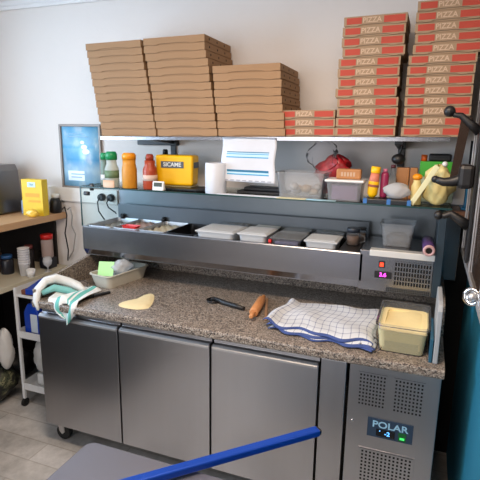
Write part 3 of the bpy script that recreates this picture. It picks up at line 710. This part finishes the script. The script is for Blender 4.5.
crumple('bag', '', '', (0, 0, 0), .060, .042, .180, mat('cream bag plastic', (222, 206, 142), .5, noise=.35, nscale=16, bump=.6, bscale=30), 21, .45, part=1, parent=t)
o = MB().sphere((.020, 0, .186), .013).build('knot', WHITE, t)
t = T('pastry_scraper', 'long pale plastic spatula leaning across the cream bag', 'spatula', (1.818, .418, ZG+.006), 0, rot=(0, .50, 0))
MB().tbox(-.012, .012, -.003, .003, 0, .20, .001).build('blade', mat('cream plastic', (224, 220, 176), .5), t, bevel=.002)
tag(MB().box(2.055, 2.085, .66, .74, 1.405, 1.50).box(2.04, 2.10, .64, .76, 1.395, 1.405).build('blue_carton', mat('blue carton', (30, 120, 170), .5), bevel=.003), 'narrow blue carton at the far right behind the black hooks', 'carton')
tag(MB().box(2.0, 2.11, .60, .79, 1.36, 1.394).build('side_ledge', WOODD), 'small dark wooden ledge beside the canopy at the right wall', 'ledge')

# ================================================================== WORKTOP ITEMS
Z0 = ZW+.0006
# green striped towel hanging over the front-left corner
t = T('green_towel', 'white tea towel with green stripes hanging over the front left corner of the counter', 'tea towel', (.08, .03, ZW))
def tw(u, v):
    # v: from the part on the top (0) over the edge to the hanging tip (1); u across
    s_ = v*.31; bend = .17
    if s_ < bend:
        q = s_/bend; x = -.02+.03*q+u*.19; y = .165-q*.20+.03*u*(1-q)
        z = .006+.011*(1+math.sin(u*10+v*6))+.012*(1+math.sin(u*4+1+v*9))*(1-.6*q)
    else:
        q = (s_-bend)/.14; x = .01+u*.19+(.55-u)*.13*q*q+.02*q; y = -.040-.014*math.sin(min(1, q*4)*PI/2)+.010*math.sin(u*12+q*3)
        z = .014*(1-min(1, q*3))-q*(.050+.055*math.exp(-((u-.6)/.35)**2))
    return (x, y, z)
b = MB(); b.grid(tw, 40, 44); b.build('cloth', STRIPE, t, solid=.004)
COT = mat('white cotton', (220, 222, 220), .9, noise=.08, nscale=40, bump=.4)
MB().tube([(-.035, -.065, -.045), (-.062, -.055, -.010), (-.070, -.03, .045), (-.060, .02, .085), (-.03, .07, .090), (.02, .11, .062), (.07, .125, .040), (.115, .12, .022)], [.008, .016, .022, .024, .024, .023, .022, .010], 12).build('fold', COT, t)
for o_ in [c for c in t.children if c.name.startswith('fold')]:
    for v_ in o_.data.vertices: v_.co += Vector((math.sin(v_.co.y*90+v_.co.z*70), math.sin(v_.co.x*80+1), math.sin(v_.co.x*60+v_.co.y*110)))*.004
MB().tube([(-.05, -.02, .030), (-.01, .03, .050), (.05, .07, .032), (.12, .075, .018)], [.014, .020, .018, .008], 12).build('fold', mat('teal cotton', (120, 180, 174), .9), t)
# dark spatula/knife
t = T('metal_scraper', 'dark long-bladed knife lying behind the green towel', 'knife', (.245, .085, Z0), math.radians(66))
MB().box(-.12, .05, -.011, .011, .001, .0035).build('blade', mat('dark blade', (46, 46, 48), .3, .8), t)
MB().box(.05, .15, -.009, .009, 0, .014).build('handle', BLACK, t, bevel=.004)
# tub with notes
t = T('plastic_tub', 'long cream plastic tub holding a green note and clear bags, under the topping unit', 'tub', (.225, .440, Z0), math.radians(-10))
MB().tub(-.080, .080, -.170, .160, 0, .078, .016, .002, .006, rad=.03).build('tub', mat('cream tub plastic', (196, 192, 178), .5), t)
MB().box(-.055, .055, -.14, .13, .004, .05).build('content', mat('crumpled wrap', (186, 184, 178), .5, noise=.3, nscale=30, bump=.6), t, bevel=.01)
t = T('note_pad', 'bright pale green paper note standing in the cream tub', 'note', (.200, .325, Z0+.058), 0, rot=(math.radians(-28), 0, .30))
MB().box(-.045, .045, -.002, .002, 0, .085).build('sheets', mat('pale green paper', (178, 232, 158), .7), t)
crumple('clear_bag', 'crumpled clear bag sticking out of the cream tub behind the green note', 'bag', (.255, .420, Z0+.056), .045, .07, .085, PLASTM, 31, .3)
crumple('clear_wrapper', 'crumpled clear wrapper against the left end of the cream tub', 'wrapper', (.120, .225, Z0), .03, .025, .05, FILM, 33, .4)
# folded dough sheet
def dg(u, v):
    a = 2*PI*u; r = v
    R = 1+.10*math.cos(a-.6)+.08*math.sin(3*a)
    x = .105*r*R*math.cos(a); y = .085*r*R*math.sin(a)
    if x > .02: y += (x-.02)*.9
    return (x, y, .010*(1-r**3)+.0006)
b = MB(); b.grid(dg, 40, 8); bmesh.ops.remove_doubles(b.bm, verts=b.bm.verts, dist=1e-5)
o = tag(b.build('dough_sheet', DOUGH), 'flat pale folded piece of dough on the granite', 'dough'); put(o, (.545, .140, Z0), .9)
# pizza cutter
t = T('pizza_cutter', 'black-handled pizza cutter wheel lying on the granite', 'pizza cutter', (.885, .318, Z0), math.radians(-16))
MB().lathe([(.0365, 0), (.0375, .0015), (.0365, .003)], (0.0, 0, .012), 28).build('wheel', mat('dark blade steel', (74, 74, 76), .25, .9), t)
MB().lathe([(.012, 0), (.012, .008)], (0, 0, .015), 16).build('hub', BLACK, t)
MB().tube([(.005, 0, .022), (.045, 0, .020), (.07, 0, .014), (.15, 0, .014), (.205, -.004, .013)], [.008, .010, .013, .012, .010]).build('handle', BLACK, t)
# rolling pin
t = T('rolling_pin', 'small wooden rolling pin pointing away between the cutter and the checked towel', 'rolling pin', (1.160, .140, Z0), math.radians(7))
q = .0235
MB().lathe([(.006, 0), (.0115, .005), (.012, .03), (.009, .05), (.010, .056)], (0, 0, q), 18, axis=(0, 1, 0)).build('handle', WOODR, t)
MB().lathe([(.019, 0), (.0228, .006), (.0228, .19), (.019, .196)], (0, .056, q), 22, axis=(0, 1, 0)).build('barrel', WOODR, t)
MB().lathe([(.010, 0), (.009, .006), (.012, .026), (.0115, .051), (.006, .056)], (0, .252, q), 18, axis=(0, 1, 0)).build('handle', WOODR, t)
t = T('wooden_stick', 'thin wooden stick leaning beside the rolling pin', 'stick', (1.222, .175, Z0), math.radians(17))
MB().box(-.007, .007, 0, .31, .001, .010).build('stick', mat('grey brown wood', (150, 118, 92), .6), t, bevel=.003)
# checked towel
t = T('checked_towel', 'white tea towel with blue checks folded on the granite', 'tea towel', (1.245, .065, Z0))
def ch(k):
    def f(u, v):
        x = .02+u*.465-.025*(1-u)*(1-v)*k; y = .01+v*.345
        x += .010*math.sin(v*8+k)*(1 if .2 < v < .9 else .6); y += .012*math.sin(u*11+k*2)+.05*v*u-.055*u*(1-v)+.010*math.sin(u*23)*(1-v)
        z = .004+k*.010+.010*(.5+.5*math.sin(u*14+v*4+k))*(.5+.5*math.sin(v*9+2+u*5))+.012*math.exp(-((u-.04)/.06)**2)*k
        e = min(u, 1-u, v, 1-v)
        if k > 0: z -= .010*max(0, 1-e/.05)
        return (x, y, z)
    return f
b = MB(); b.grid(ch(0), 44, 32); b.build('lower_layer', CHECK, t, solid=.003)
b = MB(); b.grid(lambda u, v: tuple(Vector(ch(.8)(u, v))+Vector((.004, .014*v+.004, .004))), 44, 32); b.build('middle_layer', CHECK, t, solid=.003)
b = MB(); b.grid(lambda u, v: tuple(Vector(ch(1.7)(u, v))+Vector((.006-.012*u, .022-.008*v, .006))), 44, 32); b.build('upper_layer', CHECK, t, solid=.003)
b = MB(); b.grid(lambda u, v: (1.655+u*.10+.01*math.sin(v*9), .045+v*.12-.03*u, ZW+.004+.020*abs(math.sin(u*7+v*4))), 16, 12)
tag(b.build('clear_wrap', FILM, solid=.001), 'crumpled clear film between the checked towel and the dough tub', 'film')
# dough tub
t = T('dough_tub', 'large square clear tub of yellow semolina at the right end of the granite', 'tub', (1.838, .195, Z0))
MB().tub(-.098, .098, -.150, .155, 0, .122, .010, .0025, .008, rad=.024).build('tub', PLAST, t)
MB().tub(-.0935, .0935, -.1455, .1505, .003, .092, .0085, .02, .0, rad=.022).build('flour', mat('yellow semolina', (240, 220, 162), .85, noise=.05, nscale=40), t)
b = MB(); b.grid(lambda u, v: (-.080+u*.160, -.130+v*.265, .088+.006*math.sin(u*5+1)*math.cos(v*4)), 12, 12); b.build('flour_top', MATS['yellow semolina'], t)
# lids on edge at the right rim
t = T('upright_lid', 'pale translucent plastic board standing on edge against the right rim', 'lid', (1.968, .012, Z0), 0)
def up_profile(h, d): return [(0, 0), (0, h-.03), (.012, h-.008), (.035, h), (d-.03, h), (d, h-.03), (d, 0)]
MB().prism(up_profile(.245, .27), -.009, .009, 'x').build('board', mat('pale grey plastic', (158, 162, 166), .55), t, bevel=.003)
t = T('upright_lid', 'dark blue plastic board on edge in front of the pale one', 'lid', (1.950, .016, Z0), 0)
MB().prism([(0, 0), (0, .10), (.24, .10), (.24, 0)], -.006, .006, 'x').build('board', mat('petrol blue plastic', (38, 86, 110), .4), t, bevel=.002)

# ================================================================== PICTURE, SOCKETS, CABLES
t = T('framed_poster', 'blue sea poster in a thin grey frame on the wall behind the spice bottles', 'poster', (-.302, .7985, 1.575))
hw, hh, fr = .168, .213, .015
b = MB().box(-hw, hw, -.018, 0, hh-fr, hh).box(-hw, hw, -.018, 0, -hh, -hh+fr).box(-hw, -hw+fr, -.018, 0, -hh+fr, hh-fr).box(hw-fr, hw, -.018, 0, -hh+fr, hh-fr)
b.build('frame', mat('grey brown frame', (138, 128, 120), .4), t, bevel=.002)
b = MB(); b.grid(lambda u, v: ((u*2-1)*(hw-fr), -.006, (v*2-1)*(hh-fr)), 2, 2); b.build('print', postermat(), t, solid=.002)
SNOW = mat('white blue print', (222, 236, 246), .3)
for (x, z, r) in ((.015, .095, .018), (.028, .065, .026), (.04, .035, .030)):
    MB().lathe([(r, 0), (r, .0006)], (x, -.0085, z), 14, axis=(0, 1, 0), sy=.6).build('cloud_print', SNOW, t)
MB().box(-.115, .02, -.0085, -.0079, -.160, -.095).build('caption_panel', SNOW, t)
b = MB().box(-.10, .06, -.0094, -.0088, .13, .136).box(-.10, .03, -.0094, -.0088, .148, .153).box(-.09, .02, -.0094, -.0088, -.12, -.113).box(-.09, .0, -.0094, -.0088, -.14, -.134)
b.build('caption_lines', mat('grey blue print', (120, 160, 190), .4), t)
for x, lb in ((-.135, 'left plug of the pair in the white trunking'), (-.062, 'right plug of the pair in the white trunking')):
    t = T('plug', 'black plug with hanging cable, '+lb, 'plug', (x, .777, 1.315), 0, 'plugs in the wall trunking')
    MB().lathe([(.026, 0), (.026, .012), (.020, .03)], seg=20, axis=(0, -1, 0)).build('body', BLACK, t)
    if x < -.1: pts = [(0, -.03, 0), (-.012, -.04, -.03), (-.005, -.04, -.09), (.035, -.04, -.14), (.08, -.03, -.20)]
    else: pts = [(0, -.03, 0), (-.012, -.04, -.03), (.0, -.04, -.06), (.05, -.035, -.09), (.052, -.03, -.10)]
    MB().tube(pts, .0045, 8).build('cable', BLACK, t)

# ================================================================== LEFT SIDE UNIT
su = T('side_counter', 'wood-topped side counter with a pale lower shelf along the left wall', 'counter')
MB().box(-1.145, -.46, -.75, .795, 1.147, 1.190).build('top', WOOD, su, bevel=.003)
MB().box(-1.145, -.47, -.75, .79, .770, .802).build('shelf', mat('cream shelf', (196, 188, 166), .5), su, bevel=.002)
MB().box(-1.145, -.56, .780, .796, .0, 1.146).build('back_panel', mat('black brown panel', (34, 30, 30), .6), su)
MB().box(-1.145, -1.125, -.75, .78, .0, 1.146).build('side_panel', MATS['black brown panel'], su)
for yy in (-.72, .62): MB().box(-.62, -.585, yy-.02, yy+.02, 0, .769).build('leg', MATS['black brown panel'], su)
tag(MB().box(-1.12, -.50, -2.1, -.80, 0, .98).build('reflection_block', BLACK, bevel=.01), 'added black block along the left wall, out of view, darkening the door reflection', 'reflection block')  # added unseen dark block, mirrored in the upper left door to darken it
tag(MB().box(-.95, .10, -1.9, -.52, .0005, .012).build('reflection_slab', RUBBER, bevel=.004), 'added black rubber slab on the floor, out of view, darkening the left door reflection', 'reflection slab')  # added unseen dark slab, there only to darken what the left door reflects
ZL = 1.1905
t = T('coffee_machine', 'grey steel coffee machine cut off by the left edge of the picture', 'coffee machine', (-.850, .545, ZL+.006))
MB().prism([(-.15, 0), (-.15, .32), (.075, .32), (.095, .28), (.115, 0)], -.14, .14, 'y').build('body', mat('machine steel', (120, 116, 114), .3, .9), t, bevel=.006)
MB().box(-.145, .10, -.145, -.1405, .01, .30).build('front_panel', mat('smoky panel', (62, 58, 58), .25, .5), t, bevel=.001)
b = MB()
for z in (.11, .16, .21): 
    b.cyl((.02, -.1455, z), (.02, -.152, z), .009, seg=12); b.cyl((.06, -.1455, z), (.06, -.15, z), .006, seg=12)
b.build('button', BLACK, t)
MB().box(-.02, .07, -.147, -.1455, .25, .29).build('display', mat('black display glass', (10, 10, 12), .15), t)
MB().prism([(-.15, 0), (-.15, .02), (.12, .02), (.12, 0)], -.22, -.15, 'y').build('drip_tray', STEEL_D, t, bevel=.003)
for x in (-.12, .1): MB().cyl((x, -.1, -.006), (x, -.1, 0), .015).build('foot', RUBBER, t)
tag(put(MB().lathe([(.03, 0), (.034, .03), (.03, .05)], seg=18).build('teal_bowl', mat('teal plastic', (110, 178, 190), .4)), (-.84, .54, ZL+.3265)), 'small teal cup on top of the coffee machine', 'cup')
tag(put(MB().box(-.02, .02, -.05, .05, 0, .09).build('blue_packet', mat('white blue packet', (150, 176, 214), .5), bevel=.004), (-.660, .66, ZL)), 'narrow blue and white packet between the coffee machine and the yellow box', 'packet')
t = T('tea_box', 'yellow cardboard box of drink sachets on the side counter', 'box', (-.540, .600, ZL), .12)
MB().box(-.078, .078, -.03, .03, 0, .240).build('carton', mat('yellow carton', (226, 188, 34), .5, noise=.12, nscale=14), t, bevel=.002)
MB().box(-.030, .030, -.032, -.0302, .190, .222).build('emblem', mat('pale blue emblem', (190, 214, 224), .4), t)
text_part('lettering', 'TEA', .016, mat('dark green ink', (30, 90, 60), .5), t, (0, -.0323, .206))
MB().box(-.05, .055, -.0315, -.0302, .125, .150).box(-.03, .06, -.0315, -.0302, .09, .105).build('print', mat('deep yellow print', (232, 160, 30), .5), t)
t = T('yellow_sachet', 'shiny yellow and red sachet leaning on the yellow box', 'sachet', (-.500, .520, ZL), .15)
crumple('wrapper', '', '', 0, .048, .018, .055, mat('yellow red foil', (226, 178, 60), .3, noise=.3, nscale=40), 41, .25, parent=t)
t = T('black_kettle', 'black and white rounded appliance at the end of the side counter', 'kettle', (-.400+-.10, .715, ZL))
t.location = (-.497, .735, ZL)
MB().lathe([(.034, 0), (.040, .01), (.040, .07), (.028, .10)], seg=22).build('body', BLACK, t)
MB().lathe([(.020, .101), (.030, .115), (.022, .13)], seg=20).build('lid', WHITE, t)
for k, (dx, lb) in enumerate(((0, 'black cable looping down from the end of the side counter'), (.045, 'grey cable hanging beside the black one at the side counter end'))):
    pts = [(-.455+dx, .75, 1.215), (-.425+dx, .74, 1.235), (-.405+dx, .735, 1.18), (-.42+dx, .74, 1.11), (-.44+dx*2, .745, 1.05), (-.425+dx, .75, .93), (-.44, .755, .85)]
    tag(MB().tube(pts, .0045, 8).build('power_cable', BLACK if k == 0 else mat('grey cable', (150, 146, 140), .5)), lb, 'cable', None)
# lower shelf items
Z1 = .8025
cupm = mat('white paper cup', (224, 224, 226), .5)
for k in range(7):
    t = T('paper_cup', f'white paper cup, {"topmost" if k == 6 else ORD[k]} of the cup stack on the pale shelf', 'paper cup', (-.560, .480, Z1+k*.0165), 0, 'paper cups stacked on the pale shelf')
    MB().lathe([(.028, 0), (.036, .082), (.038, .083), (.038, .087), (.0345, .087), (.0265, .003)], seg=22).build('cup', cupm, t)
t = T('red_lidded_jar', 'clear jar with red lid and pale powder standing on a black tin', 'jar', (-.555, .690, Z1+.076))
MB().lathe([(.037, 0), (.040, .01), (.040, .04), (.040, .12), (.036, .13)], seg=22).build('jar', clear('pinkish jar', (226, 206, 200), .2, .2, .7), t)
MB().lathe([(.041, .1305), (.042, .16), (.038, .164)], seg=22).build('lid', REDP, t)
tag(put(MB().box(-.04, .04, -.04, .04, 0, .075).build('black_tin', mat('navy tin', (26, 30, 40), .4), bevel=.003), (-.555, .690, Z1)), 'black square tin under the red-lidded jar', 'tin')
def shelf_jar(x, y, r, h, lb, bm_, lm, name='jar'):
    t = T(name, lb, 'jar', (x, y, Z1))
    MB().lathe([(r*.95, 0), (r, .006), (r, h*.85), (r*.8, h)], seg=20).build('body', bm_, t)
    MB().lathe([(r*.85, h+.0005), (r*.85, h+.022)], seg=20).build('lid', lm, t)
shelf_jar(-.700, .470, .042, .105, 'dark jar with blue lid left of the paper cup stack', mat('dark jar', (28, 30, 40), .3), mat('blue lid', (40, 86, 140), .4))
shelf_jar(-.800, .470, .040, .14, 'brown jar with grey lid at the left edge of the pale shelf', mat('brown jar', (96, 72, 58), .4), mat('grey lid', (120, 116, 112), .4))
shelf_jar(-.635, .60, .032, .15, 'dark jar with reddish lid behind the paper cups', mat('dark brown jar', (40, 34, 34), .3), mat('dusty red lid', (120, 60, 56), .5))
shelf_jar(-.645, .735, .026, .085, 'squat black jar between the cups and the navy tin', BLACK, BLACK)
t = T('drinking_glass', 'clear stemmed glass at the right end of the pale shelf', 'glass', (-.487, .520+.09, Z1))
MB().lathe([(.024, 0), (.024, .002), (.004, .005), (.004, .03), (.026, .05), (.031, .075), (.026, .10), (.025, .10), (.029, .075), (.025, .052)], seg=22, cap=False).build('bowl', PLASTM, t)
t = T('white_mug', 'small white cup at the front edge of the pale shelf', 'cup', (-.500, .470, Z1))
MB().lathe([(.024, 0), (.030, .05), (.027, .05), (.022, .004)], seg=20).build('cup', WHITE, t)

# ================================================================== TROLLEY AND FLOOR ITEMS LEFT
tx0, tx1, ty0, ty1 = -.418, -.055, .255, .70
t = T('white_trolley', 'narrow white three-tier trolley between the side counter and the steel counter', 'trolley')
for x in (tx0, tx1):
    for y in (ty0, ty1): MB().box(x-.009, x+.009, y-.009, y+.009, .055, .80).build('post', WHITEM, t, bevel=.002)
def tier(z):
    b = MB().box(tx0, tx1, ty0, ty1, z, z+.006)
    rh = .018 if z > .7 else .045
    b.box(tx0-.004, tx1+.004, ty0-.004, ty0, z, z+rh).box(tx0-.004, tx1+.004, ty1, ty1+.004, z, z+.055).box(tx0-.004, tx0, ty0, ty1, z, z+.055).box(tx1, tx1+.004, ty0, ty1, z, z+.055)
    b.build('tier', WHITEM, t)
for z in (.12, .475, .745): tier(z)
for x in (tx0, tx1):
    for y in (ty0, ty1): MB().cyl((x-.008, y, .028), (x+.008, y, .028), .027, seg=18).build('wheel', RUBBER, t)
TZ = .4815
t = T('blue_bottle', 'blue detergent bottle with white label on the middle trolley tier', 'bottle', (-.335, .310, TZ))
b = MB().prism([(-.055, .0), (.055, .0), (.06, .03), (.06, .155), (.035, .20), (.022, .215), (-.022, .215), (-.035, .20), (-.06, .155), (-.06, .03)], -.03, .03, 'y'); b.build('body', BLUEP, t, bevel=.008, seg=3)
MB().box(-.005, .048, -.0315, -.0302, .03, .15).build('bottle_label', mat('pale label', (196, 208, 220), .5), t)
MB().cyl((0, 0, .2155), (0, 0, .26), .018, .014).build('cap', mat('navy cap', (14, 34, 90), .4), t)
tag(put(MB().box(-.04, .04, -.04, .04, 0, .06).build('white_carton', WHITE, bevel=.004), (-.19, .34, TZ)), 'small white carton beside the blue bottle on the trolley', 'carton')
t = T('blue_folder', 'bright blue plastic folder on the top trolley tier', 'folder', (-.30, .42, .7515), math.radians(20))
MB().box(-.085, .10, -.16, .10, .02, .055).build('cover', BLUEP, t, bevel=.003); MB().box(.02, .09, -.163, -.1605, .026, .049).build('pages', PAPER, t)
tag(put(MB().box(-.05, .05, -.03, .03, 0, .035).build('brown_packet', mat('brown packet', (120, 72, 52), .5), bevel=.006), (-.34, .300, .7515)), 'small brown packet on the top trolley tier', 'packet')
tag(put(MB().box(-.13, .13, -.10, .10, 0, .08).build('white_bin', WHITE, bevel=.01), (-.24, .42, .1265)), 'low white box on the bottom trolley tier', 'box')
crumple('carrier_bag', 'grey-white plastic carrier bag hanging on the left side of the trolley', 'bag', (-.478, .195, .275), .050, .045, .27, mat('grey white bag', (196, 194, 190), .5, noise=.1, bump=.5, bscale=14), 51, .25)
crumple('grey_bag', 'grey-white plastic bag bulging between the lower and middle trolley tiers', 'bag', (-.295, .36, .2075), .095, .085, .255, mat('greyish bag', (190, 190, 188), .5, noise=.1, bump=.5, bscale=14), 77, .2)
t = T('shopping_bag', 'dark patterned shopping bag on the floor under the side counter', 'bag', (-.70, .19, 0))
crumple('bag', '', '', 0, .22, .17, .33, camomat(), 57, .18, parent=t)
b = MB()
for q in range(4): b.hexa([(.10+q*.022, -.150+q*.006, .10), (.108+q*.022, -.148+q*.006, .10), (.108+q*.022, -.140+q*.006, .10), (.10+q*.022, -.142+q*.006, .10), (.118+q*.022, -.150+q*.006, .15), (.126+q*.022, -.148+q*.006, .15), (.126+q*.022, -.140+q*.006, .15), (.118+q*.022, -.142+q*.006, .15)])
b.build('print', mat('pale print', (190, 190, 176), .5), t)
crumple('dark_sack', 'black bin bag on the floor behind the patterned bag', 'bag', (-.78, .55, 0), .13, .12, .20, BLACK, 61, .2)
crumple('grey_cloth', 'grey crumpled cloth lying on top of the patterned bag', 'cloth', (-.70, .20, .334), .11, .09, .05, mat('grey cotton', (120, 122, 116), .9), 66, .3)

# ================================================================== FOREGROUND TABLE AND PIZZA PEEL
ZT = .85
t = T('steel_table', 'stainless steel table top with a rounded corner in the near foreground', 'table', (1.02, -.86, 0))
b = MB(); pts = [(0.03, .01)]
pts = []
for cx_, cy_, a0 in ((.03, -.03, 90),):
    for k in range(7):
        a = math.radians(a0+k*15); pts.append((cx_+.03*math.cos(a), cy_+.03*math.sin(a)))
pts = pts+[(0, -.72), (.80, -.72), (.80, .0)]
MB().prism(pts, ZT-.035, ZT, 'z').build('top', mat('table steel', (128, 130, 142), .42, .8, noise=.05, nscale=4), t, bevel=.003)
for x, y in ((.05, -.06), (.75, -.06), (.05, -.66), (.75, -.66)): MB().box(x-.018, x+.018, y-.018, y+.018, 0, ZT-.0355).build('leg', STEEL_B, t)
MB().box(.05, .75, -.64, -.08, .22, .24).build('undershelf', STEEL_D, t)
# peel: blue handle from the lower left edge to its hollow end over the gap
A = Vector((1.283, -.945, ZT+.0175)); B_ = Vector((1.638, -.584, ZT+.0175))
d = (B_-A); t = T('pizza_peel', 'long flat blue handle of a pizza peel lying over the steel table', 'pizza peel', tuple(B_), math.atan2(d.y, d.x))
MB().box(-.95, 0, -.0145, .0145, -.011, .011).build('handle', mat('blue anodised tube', (14, 66, 168), .3, .3), t, bevel=.005, seg=3)
MB().box(-.0005, .006, -.011, .011, -.008, .008).build('end_cap', BLACK, t, bevel=.002)

# ================================================================== RIGHT WALL: GLAZED CABINET, HOOK RACK
t = T('wall_cabinet', 'shallow wall cabinet with glossy brown doors in metal frames on the right wall', 'cabinet')
MB().box(2.075, XR-.001, -.75, .58, 1.205, 2.02).build('carcass', mat('brown laminate', (92, 70, 56), .4), t)
for y0, y1 in ((-.75, -.312), (-.308, .134), (.138, .58)):
    d = MB().box(2.062, 2.0745, y0, y1, 1.205, 2.02).build('door', mat('glossy brown glass', (84, 66, 54), .08, .3), t)
    MB().box(2.056, 2.0615, y0, y0+.018, 1.205, 2.02).box(2.056, 2.0615, y1-.018, y1, 1.205, 2.02).box(2.056, 2.0615, y0+.018, y1-.018, 1.205, 1.228).box(2.056, 2.0615, y0+.018, y1-.018, 1.998, 2.02).build('door_frame', STEEL_B, d, bevel=.001)
kb = MB().lathe([(.030, 0), (.031, .006), (.026, .010), (.018, .010), (.018, .004)], (2.045, -.235, 1.236), 24, axis=(-.55, -.80, .1)).build('knob', CHROME, t)
MB().sphere((2.043, -.243, 1.237), .014).build('button', STEEL_B, kb)
t = T('hook_rack', 'black metal rack with long ball-ended hooks projecting from the right wall', 'hook rack')
MB().box(2.040, 2.052, .12, .17, 1.26, 1.84).build('plate', BLACK, t, bevel=.003)
def hook(ball, mid, end, r=.010, br=.022):
    h = MB().tube([ball, Vector(ball).lerp(Vector(mid), .5)+Vector((0, 0, -.006)), mid, Vector(mid).lerp(Vector(end), .5), end], [r*.8, r, r*1.2, r*1.5, r*1.8]).build('hook', BLACK, t)
    MB().sphere(ball, br).build('ball', BLACK, h)
hook((1.932, .15, 1.830), (1.972, .15, 1.815), (2.042, .15, 1.755), .010, .021)
hook((1.905, .15, 1.575), (1.965, .15, 1.568), (2.042, .15, 1.595), .016, .014)
MB().box(1.985, 2.040, .11, .19, 1.545, 1.635).build('bracket', BLACK, t, bevel=.015)
hook((1.930, .15, 1.435), (1.972, .15, 1.445), (2.042, .15, 1.400), .012, .018)
MB().hexa([(1.955, .147, 1.57), (1.985, .147, 1.57), (1.985, .153, 1.57), (1.955, .153, 1.57), (1.975, .147, 1.81), (2.01, .147, 1.81), (2.01, .153, 1.81), (1.975, .153, 1.81)]).build('brace', mat('dark bronze', (70, 56, 48), .25, .7), t)
